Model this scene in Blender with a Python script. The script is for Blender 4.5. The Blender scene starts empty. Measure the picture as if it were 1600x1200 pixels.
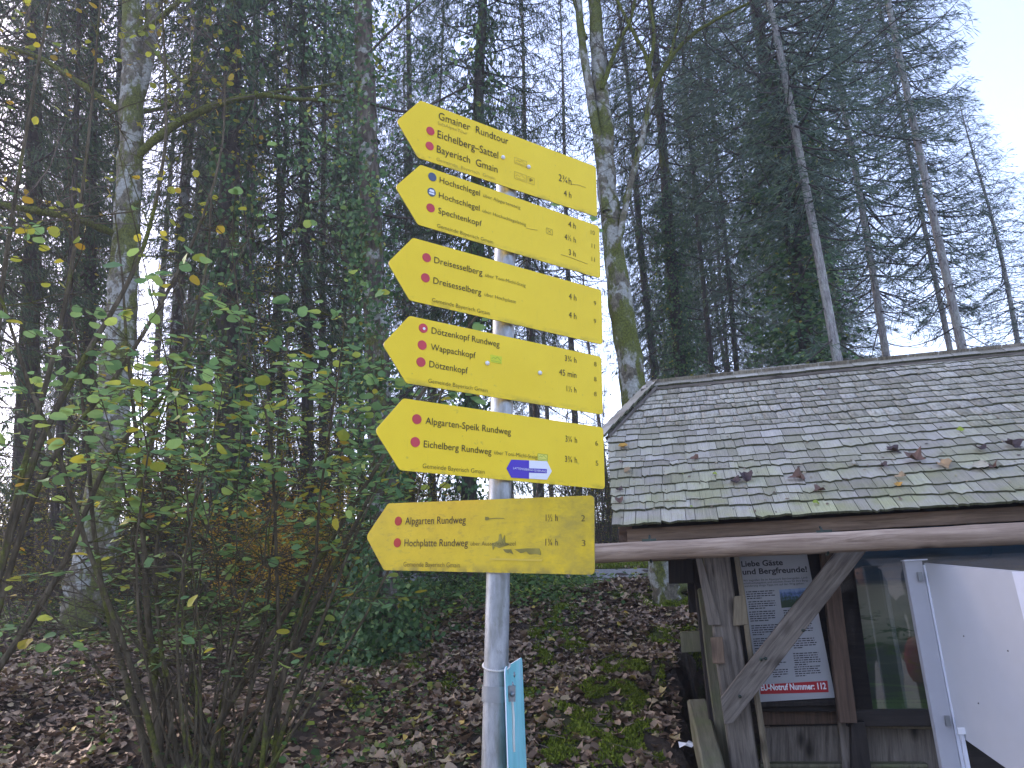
import bpy, bmesh, math, random, json
import numpy as np
from mathutils import Vector, Matrix
from mathutils.noise import noise as pnoise

# ------------------------------------------------------------------ camera, sky, sun
scene = bpy.context.scene
TH, RO, FPX = math.radians(16.3), math.radians(2.3), 1150.0
EYE = np.array([0, 0, 1.6])
_f = np.array([0, math.cos(TH), math.sin(TH)]); _r0 = np.array([1., 0, 0]); _u0 = np.array([0, -math.sin(TH), math.cos(TH)])
_r = _r0*math.cos(RO)-_u0*math.sin(RO); _u = _u0*math.cos(RO)+_r0*math.sin(RO)
cam = bpy.data.cameras.new('camera'); cam_o = bpy.data.objects.new('camera', cam)
scene.collection.objects.link(cam_o); scene.camera = cam_o
cam.sensor_width = 36; cam.lens = 36*FPX/1600; cam.clip_start = .05; cam.clip_end = 3000
M = Matrix.Identity(4)
for i in range(3):
    M[i][0] = _r[i]; M[i][1] = _u[i]; M[i][2] = -_f[i]; M[i][3] = EYE[i]
cam_o.matrix_world = M

SUN_EL, SUN_AZ = math.radians(30), math.radians(-58)      # azimuth clockwise from +Y (view direction)
world = bpy.data.worlds.new('World'); scene.world = world; world.use_nodes = True
wn = world.node_tree; wn.nodes.clear()
wo = wn.nodes.new('ShaderNodeOutputWorld'); bg = wn.nodes.new('ShaderNodeBackground'); sk = wn.nodes.new('ShaderNodeTexSky')
sk.sky_type = 'NISHITA'; sk.sun_disc = False; sk.sun_elevation = SUN_EL; sk.sun_rotation = SUN_AZ
sk.air_density = 1.0; sk.dust_density = 1.0; sk.ozone_density = 2.0; sk.altitude = 500
bg.inputs[1].default_value = 0.15
wn.links.new(sk.outputs[0], bg.inputs[0]); wn.links.new(bg.outputs[0], wo.inputs[0])
sun = bpy.data.lights.new('sun', 'SUN'); sun.energy = 0.6; sun.angle = math.radians(14); sun.color = (1, .96, .9)
sun_o = bpy.data.objects.new('sun', sun); scene.collection.objects.link(sun_o)
sd = Vector((math.sin(SUN_AZ)*math.cos(SUN_EL), math.cos(SUN_AZ)*math.cos(SUN_EL), math.sin(SUN_EL)))
sun_o.rotation_euler = sd.to_track_quat('Z', 'Y').to_euler()
vs = scene.view_settings; vs.view_transform = 'Standard'; vs.look = 'None'; vs.gamma = 1; vs.use_curve_mapping = False
vs.exposure = 2.5
vs.use_white_balance = True; vs.white_balance_temperature = 7800; vs.white_balance_tint = 27
scene.render.engine = 'CYCLES'
scene.cycles.use_denoising = True
scene.cycles.max_bounces = 7; scene.cycles.diffuse_bounces = 3; scene.cycles.glossy_bounces = 3
scene.cycles.transparent_max_bounces = 8; scene.cycles.volume_bounces = 0
scene.render.use_persistent_data = False

# ------------------------------------------------------------------ helpers
rng = np.random.default_rng(11); random.seed(5)
C = scene.collection
def ray(x, y):
    d = _f+_r*(x-800)/FPX-_u*(y-600)/FPX
    return d/np.linalg.norm(d)
def at(x, y, D):                 # point at horizontal distance D in the direction of a sight line
    d = ray(x, y); return EYE+d*D/math.hypot(d[0], d[1])
def hit(x, y, p, n):
    d = ray(x, y); return EYE+d*(((p-EYE)@n)/(d@n))
def sstep(a, b, x):
    t = np.clip((np.asarray(x, float)-a)/(b-a), 0, 1); return t*t*(3-2*t)

def tag(o, label=None, cat=None, group=None, kind=None):
    if label: o['label'] = label
    if cat: o['category'] = cat
    if group: o['group'] = group
    if kind: o['kind'] = kind
    return o
def empty(name, loc=(0, 0, 0), rotz=0, **k):
    o = bpy.data.objects.new(name, None); o.empty_display_size = .2
    o.location = loc; o.rotation_euler = (0, 0, rotz); C.objects.link(o); return tag(o, **k)
def link(name, me, parent=None, mat=None):
    o = bpy.data.objects.new(name, me)
    C.objects.link(o)
    if parent is not None: o.parent = parent
    if mat is not None: o.matrix_local = mat
    return o
def mesh(name, V, F, mats, smooth=False, midx=None):
    """V (n,3) array; F array (m,k) or list of polygons"""
    me = bpy.data.meshes.new(name)
    if isinstance(F, np.ndarray):
        V = np.asarray(V, np.float32)
        me.vertices.add(len(V)); me.vertices.foreach_set('co', V.ravel())
        n, k = F.shape
        me.loops.add(n*k); me.loops.foreach_set('vertex_index', F.astype(np.int32).ravel())
        me.polygons.add(n); me.polygons.foreach_set('loop_start', np.arange(n, dtype=np.int32)*k)
        me.polygons.foreach_set('loop_total', np.full(n, k, np.int32))
        me.update(calc_edges=True)
    else:
        me.from_pydata([tuple(map(float, v)) for v in V], [], F); me.update()
    for m in (mats if isinstance(mats, (list, tuple)) else [mats]): me.materials.append(m)
    if midx is not None: me.polygons.foreach_set('material_index', np.asarray(midx, np.int32))
    if smooth: me.polygons.foreach_set('use_smooth', np.ones(len(me.polygons), bool))
    return me
def obj(name, V, F, mats, parent=None, smooth=False, midx=None, mat=None):
    return link(name, mesh(name, V, F, mats, smooth, midx), parent, mat)

BOXF = [(0, 3, 2, 1), (4, 5, 6, 7), (0, 1, 5, 4), (1, 2, 6, 5), (2, 3, 7, 6), (3, 0, 4, 7)]
def boxv(sx, sy, sz, c=(0, 0, 0)):
    x, y, z = sx/2, sy/2, sz/2
    return [(c[0]+a, c[1]+b, c[2]+d) for a, b, d in ((-x, -y, -z), (x, -y, -z), (x, y, -z), (-x, y, -z), (-x, -y, z), (x, -y, z), (x, y, z), (-x, y, z))]
def box_mesh(name, sx, sy, sz, mat, bev=.004, c=(0, 0, 0), seg=1, wob=0):
    bm = bmesh.new()
    vs_ = [bm.verts.new(v) for v in boxv(sx, sy, sz, c)]
    for f in BOXF: bm.faces.new([vs_[i] for i in f])
    if seg > 1:
        L = [e for e in bm.edges if abs((e.verts[0].co-e.verts[1].co).x) > sx*.9]
        bmesh.ops.subdivide_edges(bm, edges=L, cuts=seg, use_grid_fill=True)
    if bev: bmesh.ops.bevel(bm, geom=[e for e in bm.edges if e.calc_face_angle(0) > .5], offset=bev, segments=1, affect='EDGES')
    if wob:
        for v in bm.verts:
            p = v.co*6+Vector((sx*13, sy*77, 3)); v.co += Vector((0, pnoise(p), pnoise(p+Vector((9, 1, 5)))))*wob
    me = bpy.data.meshes.new(name); bm.to_mesh(me); bm.free(); me.materials.append(mat)
    return me
def basis(ax_, up=(0, 0, 1)):
    X = Vector(ax_).normalized(); Z = Vector(up); Z = (Z-X*Z.dot(X))
    if Z.length < 1e-4: Z = Vector((0, 1, 0)); Z = Z-X*Z.dot(X)
    Z.normalize(); Y = Z.cross(X)
    return Matrix((X, Y, Z)).transposed().to_4x4()
def beam(name, p0, p1, w, h, mat, parent=None, up=(0, 0, 1), bev=.005, wob=.002):
    """square timber from p0 to p1 (grain along local X); w across, h along 'up'"""
    p0, p1 = Vector(p0), Vector(p1); L = (p1-p0).length
    me = box_mesh(name, L, w, h, mat, bev, seg=max(2, int(L*5)), wob=wob)
    m = Matrix.Translation((p0+p1)/2) @ basis(p1-p0, up)
    return link(name, me, parent, m)
def tube_arrays(P, Rd, sides=8, cap=True, rough=0, seed=0, closed_tip=False):
    P = np.asarray(P, float); n = len(P); Rd = np.broadcast_to(np.asarray(Rd, float), (n,))
    T = np.gradient(P, axis=0); T /= np.linalg.norm(T, axis=1, keepdims=True)+1e-9
    ref = np.array([0, 0, 1.]) if abs(T[0][2]) < .8 else np.array([0, 1., 0])
    A = np.cross(T, ref); A /= np.linalg.norm(A, axis=1, keepdims=True)+1e-9
    B = np.cross(T, A)
    ang = np.arange(sides)/sides*2*math.pi
    r = Rd[:, None]*np.ones((1, sides))
    if rough:
        g = np.random.default_rng(seed); r = r*(1+rough*g.normal(size=r.shape))
        lump = g.normal(size=(1, sides)); lump = (lump+np.roll(lump, 1, 1))*.5; r *= 1+rough*lump
    V = P[:, None, :]+A[:, None, :]*(np.cos(ang)*r)[..., None]+B[:, None, :]*(np.sin(ang)*r)[..., None]
    V = V.reshape(-1, 3)
    i = np.arange(n-1)[:, None]*sides; j = np.arange(sides)[None]; k = (j+1) % sides
    F = np.stack([i+j, i+k, i+k+sides, i+j+sides], -1).reshape(-1, 4)
    return V, F[:, ::-1].copy()
class Acc:
    """collects quads for one mesh"""
    def __init__(s): s.V = []; s.F = []; s.M = []; s.n = 0
    def add(s, V, F, m=0):
        s.V.append(np.asarray(V, float)); s.F.append(np.asarray(F)+s.n); s.M.append(np.full(len(F), m)); s.n += len(V)
    def get(s): return np.concatenate(s.V), np.concatenate(s.F), np.concatenate(s.M)
    def obj(s, name, mats, parent=None, smooth=False, mat=None):
        V, F, m = s.get(); return obj(name, V, F, mats, parent, smooth, m, mat)
    def mesh(s, name, mats, smooth=False):
        V, F, m = s.get(); return mesh(name, V, F, mats, smooth, m)
def unit(v): return v/(np.linalg.norm(v, axis=-1, keepdims=True)+1e-9)
def cards(P, D, N, L, W, wide=.45):
    """leaf-like quads: base, side, tip, side"""
    n = len(P); D = unit(D); S = unit(np.cross(D, N)); L = np.broadcast_to(L, (n,))[:, None]; W = np.broadcast_to(W, (n,))[:, None]
    V = np.stack([P, P+D*L*wide+S*W/2, P+D*L, P+D*L*wide-S*W/2], 1).reshape(-1, 3)
    F = np.arange(n*4).reshape(n, 4)
    return V, F

# ------------------------------------------------------------------ materials
def mat_new(name, rough=.8, metal=0, spec=.3):
    m = bpy.data.materials.new(name); m.use_nodes = True; nt = m.node_tree; b = nt.nodes['Principled BSDF']
    b.inputs['Roughness'].default_value = rough; b.inputs['Metallic'].default_value = metal; b.inputs['Specular IOR Level'].default_value = spec
    return m, nt, b
def nd(nt, t, **k):
    n = nt.nodes.new('ShaderNode'+t)
    for a, v in k.items():
        if a.startswith('_'): n.inputs[a[1:].replace('_', ' ')].default_value = v
        else: setattr(n, a, v)
    return n
def ramp(nt, stops, fac, interp='LINEAR'):
    r = nt.nodes.new('ShaderNodeValToRGB'); r.color_ramp.interpolation = interp
    while len(r.color_ramp.elements) < len(stops): r.color_ramp.elements.new(.5)
    for e, (p, c) in zip(r.color_ramp.elements, stops): e.position = p; e.color = (*c, 1)
    nt.links.new(fac, r.inputs[0]); return r.outputs[0]
def coords(nt, kind='Object', scale=(1, 1, 1), rand=False):
    tc = nt.nodes.new('ShaderNodeTexCoord'); mp = nt.nodes.new('ShaderNodeMapping'); mp.inputs['Scale'].default_value = scale
    src = tc.outputs[kind]
    if rand:
        oi = nt.nodes.new('ShaderNodeObjectInfo'); ad = nt.nodes.new('ShaderNodeVectorMath'); ad.operation = 'MULTIPLY_ADD'
        nt.links.new(oi.outputs['Random'], ad.inputs[0]); ad.inputs[1].default_value = (37, 53, 71); nt.links.new(src, ad.inputs[2]); src = ad.outputs[0]
    nt.links.new(src, mp.inputs[0]); return mp.outputs[0]
def noise_n(nt, vec, scale, detail=4, rough=.6, dist=0):
    n = nt.nodes.new('ShaderNodeTexNoise'); n.inputs['Scale'].default_value = scale; n.inputs['Detail'].default_value = detail
    n.inputs['Roughness'].default_value = rough; n.inputs['Distortion'].default_value = dist
    nt.links.new(vec, n.inputs['Vector']); return n.outputs['Fac']
def mixc(nt, fac, a, b, mode='MIX'):
    m = nt.nodes.new('ShaderNodeMix'); m.data_type = 'RGBA'; m.blend_type = mode
    for s, v in ((m.inputs[0], fac), (m.inputs[6], a), (m.inputs[7], b)):
        if hasattr(v, 'is_linked'): nt.links.new(v, s)
        elif isinstance(v, (int, float)): s.default_value = v
        else: s.default_value = (*v, 1)
    return m.outputs[2]
def bump(nt, b, h, st=.3, dist=.01):
    bp = nt.nodes.new('ShaderNodeBump'); bp.inputs['Strength'].default_value = st; bp.inputs['Distance'].default_value = dist
    nt.links.new(h, bp.inputs['Height']); nt.links.new(bp.outputs[0], b.inputs['Normal'])
def maprange(nt, v, a, b_, c=0, d=1):
    m = nt.nodes.new('ShaderNodeMapRange'); nt.links.new(v, m.inputs[0])
    for i, x in enumerate((a, b_, c, d)): m.inputs[i+1].default_value = x
    return m.outputs[0]
def flat(name, col, rough=.7, metal=0, spec=.3, var=0):
    m, nt, b = mat_new(name, rough, metal, spec); b.inputs['Base Color'].default_value = (*col, 1)
    if var:
        f = noise_n(nt, coords(nt, 'Object', rand=True), 9, 5)
        c = ramp(nt, [(.3, tuple(x*(1-var) for x in col)), (.7, tuple(min(1, x*(1+var)) for x in col))], f)
        nt.links.new(c, b.inputs['Base Color'])
    return m
def wood(name, dark, light, rough=.85, moss=0, bumpst=.5, scale=1.0):
    """grain runs along local X"""
    m, nt, b = mat_new(name, rough)
    v = coords(nt, 'Object', (2.2*scale, 34*scale, 34*scale), rand=True)
    g = noise_n(nt, v, 1.6, 8, .68, .6)
    v2 = coords(nt, 'Object', (1.2, 2.5, 2.5), rand=True); g2 = noise_n(nt, v2, 2.0, 4)
    c = ramp(nt, [(.30, dark), (.5, tuple((a+b_)/2 for a, b_ in zip(dark, light))), (.72, light)], g)
    c = mixc(nt, maprange(nt, g2, .35, .7, 0, .6), c, tuple(x*.55 for x in light), 'MULTIPLY') if False else mixc(nt, maprange(nt, g2, .4, .7, 0, .5), c, dark)
    # knots
    vo = nt.nodes.new('ShaderNodeTexVoronoi'); vo.inputs['Scale'].default_value = 1; nt.links.new(coords(nt, 'Object', (3.2, 7, 7), rand=True), vo.inputs['Vector'])
    kn = maprange(nt, vo.outputs['Distance'], .05, .22, 1, 0)
    c = mixc(nt, kn, c, tuple(x*.45 for x in dark))
    if moss:
        nm = noise_n(nt, coords(nt, 'Object', (1, 1, 1)), 7, 5)
        c = mixc(nt, maprange(nt, nm, .45, .65, 0, moss), c, (.10, .12, .05))
    nt.links.new(c, b.inputs['Base Color']); bump(nt, b, g, bumpst, .004)
    return m
def leafmat(name, stops, trans=.35, rough=.5, spec=.3):
    m, nt, b = mat_new(name, rough, 0, spec)
    gm = nt.nodes.new('ShaderNodeNewGeometry')
    oi = nt.nodes.new('ShaderNodeObjectInfo'); ad = nd(nt, 'Math', operation='ADD'); fr = nd(nt, 'Math', operation='FRACT')
    nt.links.new(gm.outputs['Random Per Island'], ad.inputs[0]); nt.links.new(oi.outputs['Random'], ad.inputs[1]); nt.links.new(ad.outputs[0], fr.inputs[0])
    c = ramp(nt, stops, fr.outputs[0])
    nt.links.new(c, b.inputs['Base Color'])
    if trans:
        tr = nt.nodes.new('ShaderNodeBsdfTranslucent'); mx = nt.nodes.new('ShaderNodeMixShader'); mx.inputs[0].default_value = trans
        nt.links.new(c, tr.inputs[0]); nt.links.new(b.outputs[0], mx.inputs[1]); nt.links.new(tr.outputs[0], mx.inputs[2])
        nt.links.new(mx.outputs[0], nt.nodes['Material Output'].inputs[0])
    return m
def bark(name, base, light, moss=0, lichen=0, furrow=12, stretch=.25):
    m, nt, b = mat_new(name, .95, 0, .15)
    v = coords(nt, 'Object', (1, 1, stretch)); g = noise_n(nt, v, furrow, 7, .7, .4)
    c = ramp(nt, [(.32, tuple(x*.45 for x in base)), (.5, base), (.68, light)], g)
    if lichen:
        l1 = noise_n(nt, coords(nt, 'Object', (1, 1, .8)), 5.5, 4, .55)
        l2 = noise_n(nt, coords(nt, 'Object', (1, 1, 1)), 30, 3, .6)
        pale = ramp(nt, [(.3, (.22, .22, .19)), (.7, (.44, .46, .42))], l2)
        c = mixc(nt, maprange(nt, l1, .56-lichen*.12, .60-lichen*.12, 0, .85), c, pale)
    if moss:
        m1 = noise_n(nt, coords(nt, 'Object', (1, 1, .55)), 3.2, 6, .68)
        m2 = noise_n(nt, coords(nt, 'Object', (1, 1, 1)), 45, 3, .6)
        mc = ramp(nt, [(.3, (.035, .045, .008)), (.7, (.15, .165, .03))], m2)
        c = mixc(nt, maprange(nt, m1, .60-moss*.2, .66-moss*.2, 0, .92), c, mc)
    nt.links.new(c, b.inputs['Base Color']); bump(nt, b, g, .8, .02)
    return m

# shared materials
M_yellow, nt, b = mat_new('yellow enamel', .45, 0, .25)
f1 = noise_n(nt, coords(nt, 'Object', (1, 1, 1), rand=True), 5, 6, .65); f2 = noise_n(nt, coords(nt, 'Object', (60, 60, 8), rand=True), 2.5, 4)
c = ramp(nt, [(.3, (.82, .560, .022)), (.7, (.88, .62, .030))], f1)
c = mixc(nt, maprange(nt, f2, .62, .8, 0, .22), c, (.42, .34, .06))
f3 = noise_n(nt, coords(nt, 'Object', (1, 1, 1), rand=True), 60, 3)
c = mixc(nt, maprange(nt, f3, .68, .76, 0, .35), c, (.25, .2, .06))
sx = nt.nodes.new('ShaderNodeSeparateXYZ'); nt.links.new(coords(nt), sx.inputs[0]); n4 = noise_n(nt, coords(nt, 'Object', (1, 1, 2), rand=True), 16, 5, .7)
eg = maprange(nt, sx.outputs[2], -.072, -.091, 0, .6); mu = nd(nt, 'Math', operation='MULTIPLY'); nt.links.new(eg, mu.inputs[0]); nt.links.new(maprange(nt, n4, .46, .62), mu.inputs[1])
c = mixc(nt, mu.outputs[0], c, (.20, .16, .04)); bump(nt, b, f1, .12, .002)
nt.links.new(c, b.inputs['Base Color'])
M_yellow_dirty, nt, b = mat_new('worn yellow enamel', .5, 0, .35)
f1 = noise_n(nt, coords(nt), 9, 8, .75); f2 = noise_n(nt, coords(nt, 'Object', (1, 1, 3)), 28, 6, .7)
c = ramp(nt, [(.35, (.50, .35, .006)), (.65, (.62, .44, .010))], f1)
c = mixc(nt, maprange(nt, f2, .54, .72, 0, .6), c, (.24, .19, .035))
sx = nt.nodes.new('ShaderNodeSeparateXYZ'); nt.links.new(coords(nt), sx.inputs[0])
gr = nd(nt, 'Math', operation='MULTIPLY'); nt.links.new(maprange(nt, sx.outputs[0], -.08, .22, .12, .75), gr.inputs[0]); nt.links.new(maprange(nt, noise_n(nt, coords(nt, 'Object', (1, 1, 1.6)), 7, 8, .78), .42, .66), gr.inputs[1])
c = mixc(nt, gr.outputs[0], c, (.27, .215, .035))
eg = maprange(nt, sx.outputs[2], -.070, -.094, 0, .75); n4 = noise_n(nt, coords(nt, 'Object', (1, 1, 1)), 22, 4)
mu = nd(nt, 'Math', operation='MULTIPLY'); nt.links.new(eg, mu.inputs[0]); nt.links.new(maprange(nt, n4, .42, .58), mu.inputs[1])
c = mixc(nt, mu.outputs[0], c, (.13, .11, .035))
nt.links.new(c, b.inputs['Base Color'])
M_edge = flat('sign edge', (.30, .24, .05), .5, var=.3)
M_text = flat('black lettering', (.028, .022, .016), .6); M_text2 = flat('small black lettering', (.055, .042, .016), .6)
M_faint = flat('faded brown lettering', (.34, .24, .05), .6); M_white = flat('white print', (.75, .77, .8), .5)
M_red = flat('red dot paint', (.56, .055, .065), .5, var=.12); M_redd = flat('dark red dot paint', (.40, .03, .02), .55, var=.15)
M_blue = flat('slate blue dot paint', (.07, .10, .17), .5, var=.15); M_stblue = flat('blue sticker', (.07, .04, .42), .4)
M_lime = flat('lime sticker', (.60, .62, .03), .5); M_palest = flat('pale yellow sticker', (.72, .68, .12), .5); M_greenline = flat('green print', (.12, .28, .02), .6)
M_scr = flat('fine scratch', (.52, .38, .05), .6); M_smudge = flat('grey graffiti smudge', (.20, .17, .035), .7, var=.5)
M_galv, nt, b = mat_new('galvanised steel', .42, .55, .5)
f1 = noise_n(nt, coords(nt, 'Object', (1, 1, .35)), 16, 6, .7); f2 = noise_n(nt, coords(nt, 'Object', (3, 3, .6)), 9, 4)
c = ramp(nt, [(.28, (.15, .165, .165)), (.5, (.30, .325, .34)), (.72, (.46, .50, .53))], f1)
c = mixc(nt, maprange(nt, f2, .48, .66, 0, .7), c, (.12, .13, .11))
f5 = noise_n(nt, coords(nt, 'Object', (1, 1, .8)), 42, 5, .7); c = mixc(nt, maprange(nt, f5, .56, .66, 0, .5), c, (.16, .17, .15))
nt.links.new(c, b.inputs['Base Color']); nt.links.new(maprange(nt, f1, .3, .7, .55, .34), b.inputs['Roughness']); bump(nt, b, f1, .25, .003)
M_steel = flat('clamp steel', (.24, .26, .27), .42, .6, .5, .25); M_wire = flat('tie wire', (.62, .60, .56), .6, .2, .4, .2)
M_turq, nt, b = mat_new('turquoise plate', .45, 0, .35)
f1 = noise_n(nt, coords(nt, 'Object', (1, 1, .3)), 7, 5, .65, .5); f2 = noise_n(nt, coords(nt, 'Object', (1, 1, .4)), 5.5, 3)
c = ramp(nt, [(.35, (.09, .48, .50)), (.6, (.20, .66, .70))], f1); c = mixc(nt, maprange(nt, f2, .55, .68, 0, .6), c, (.48, .66, .82))
nt.links.new(c, b.inputs['Base Color'])

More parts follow.
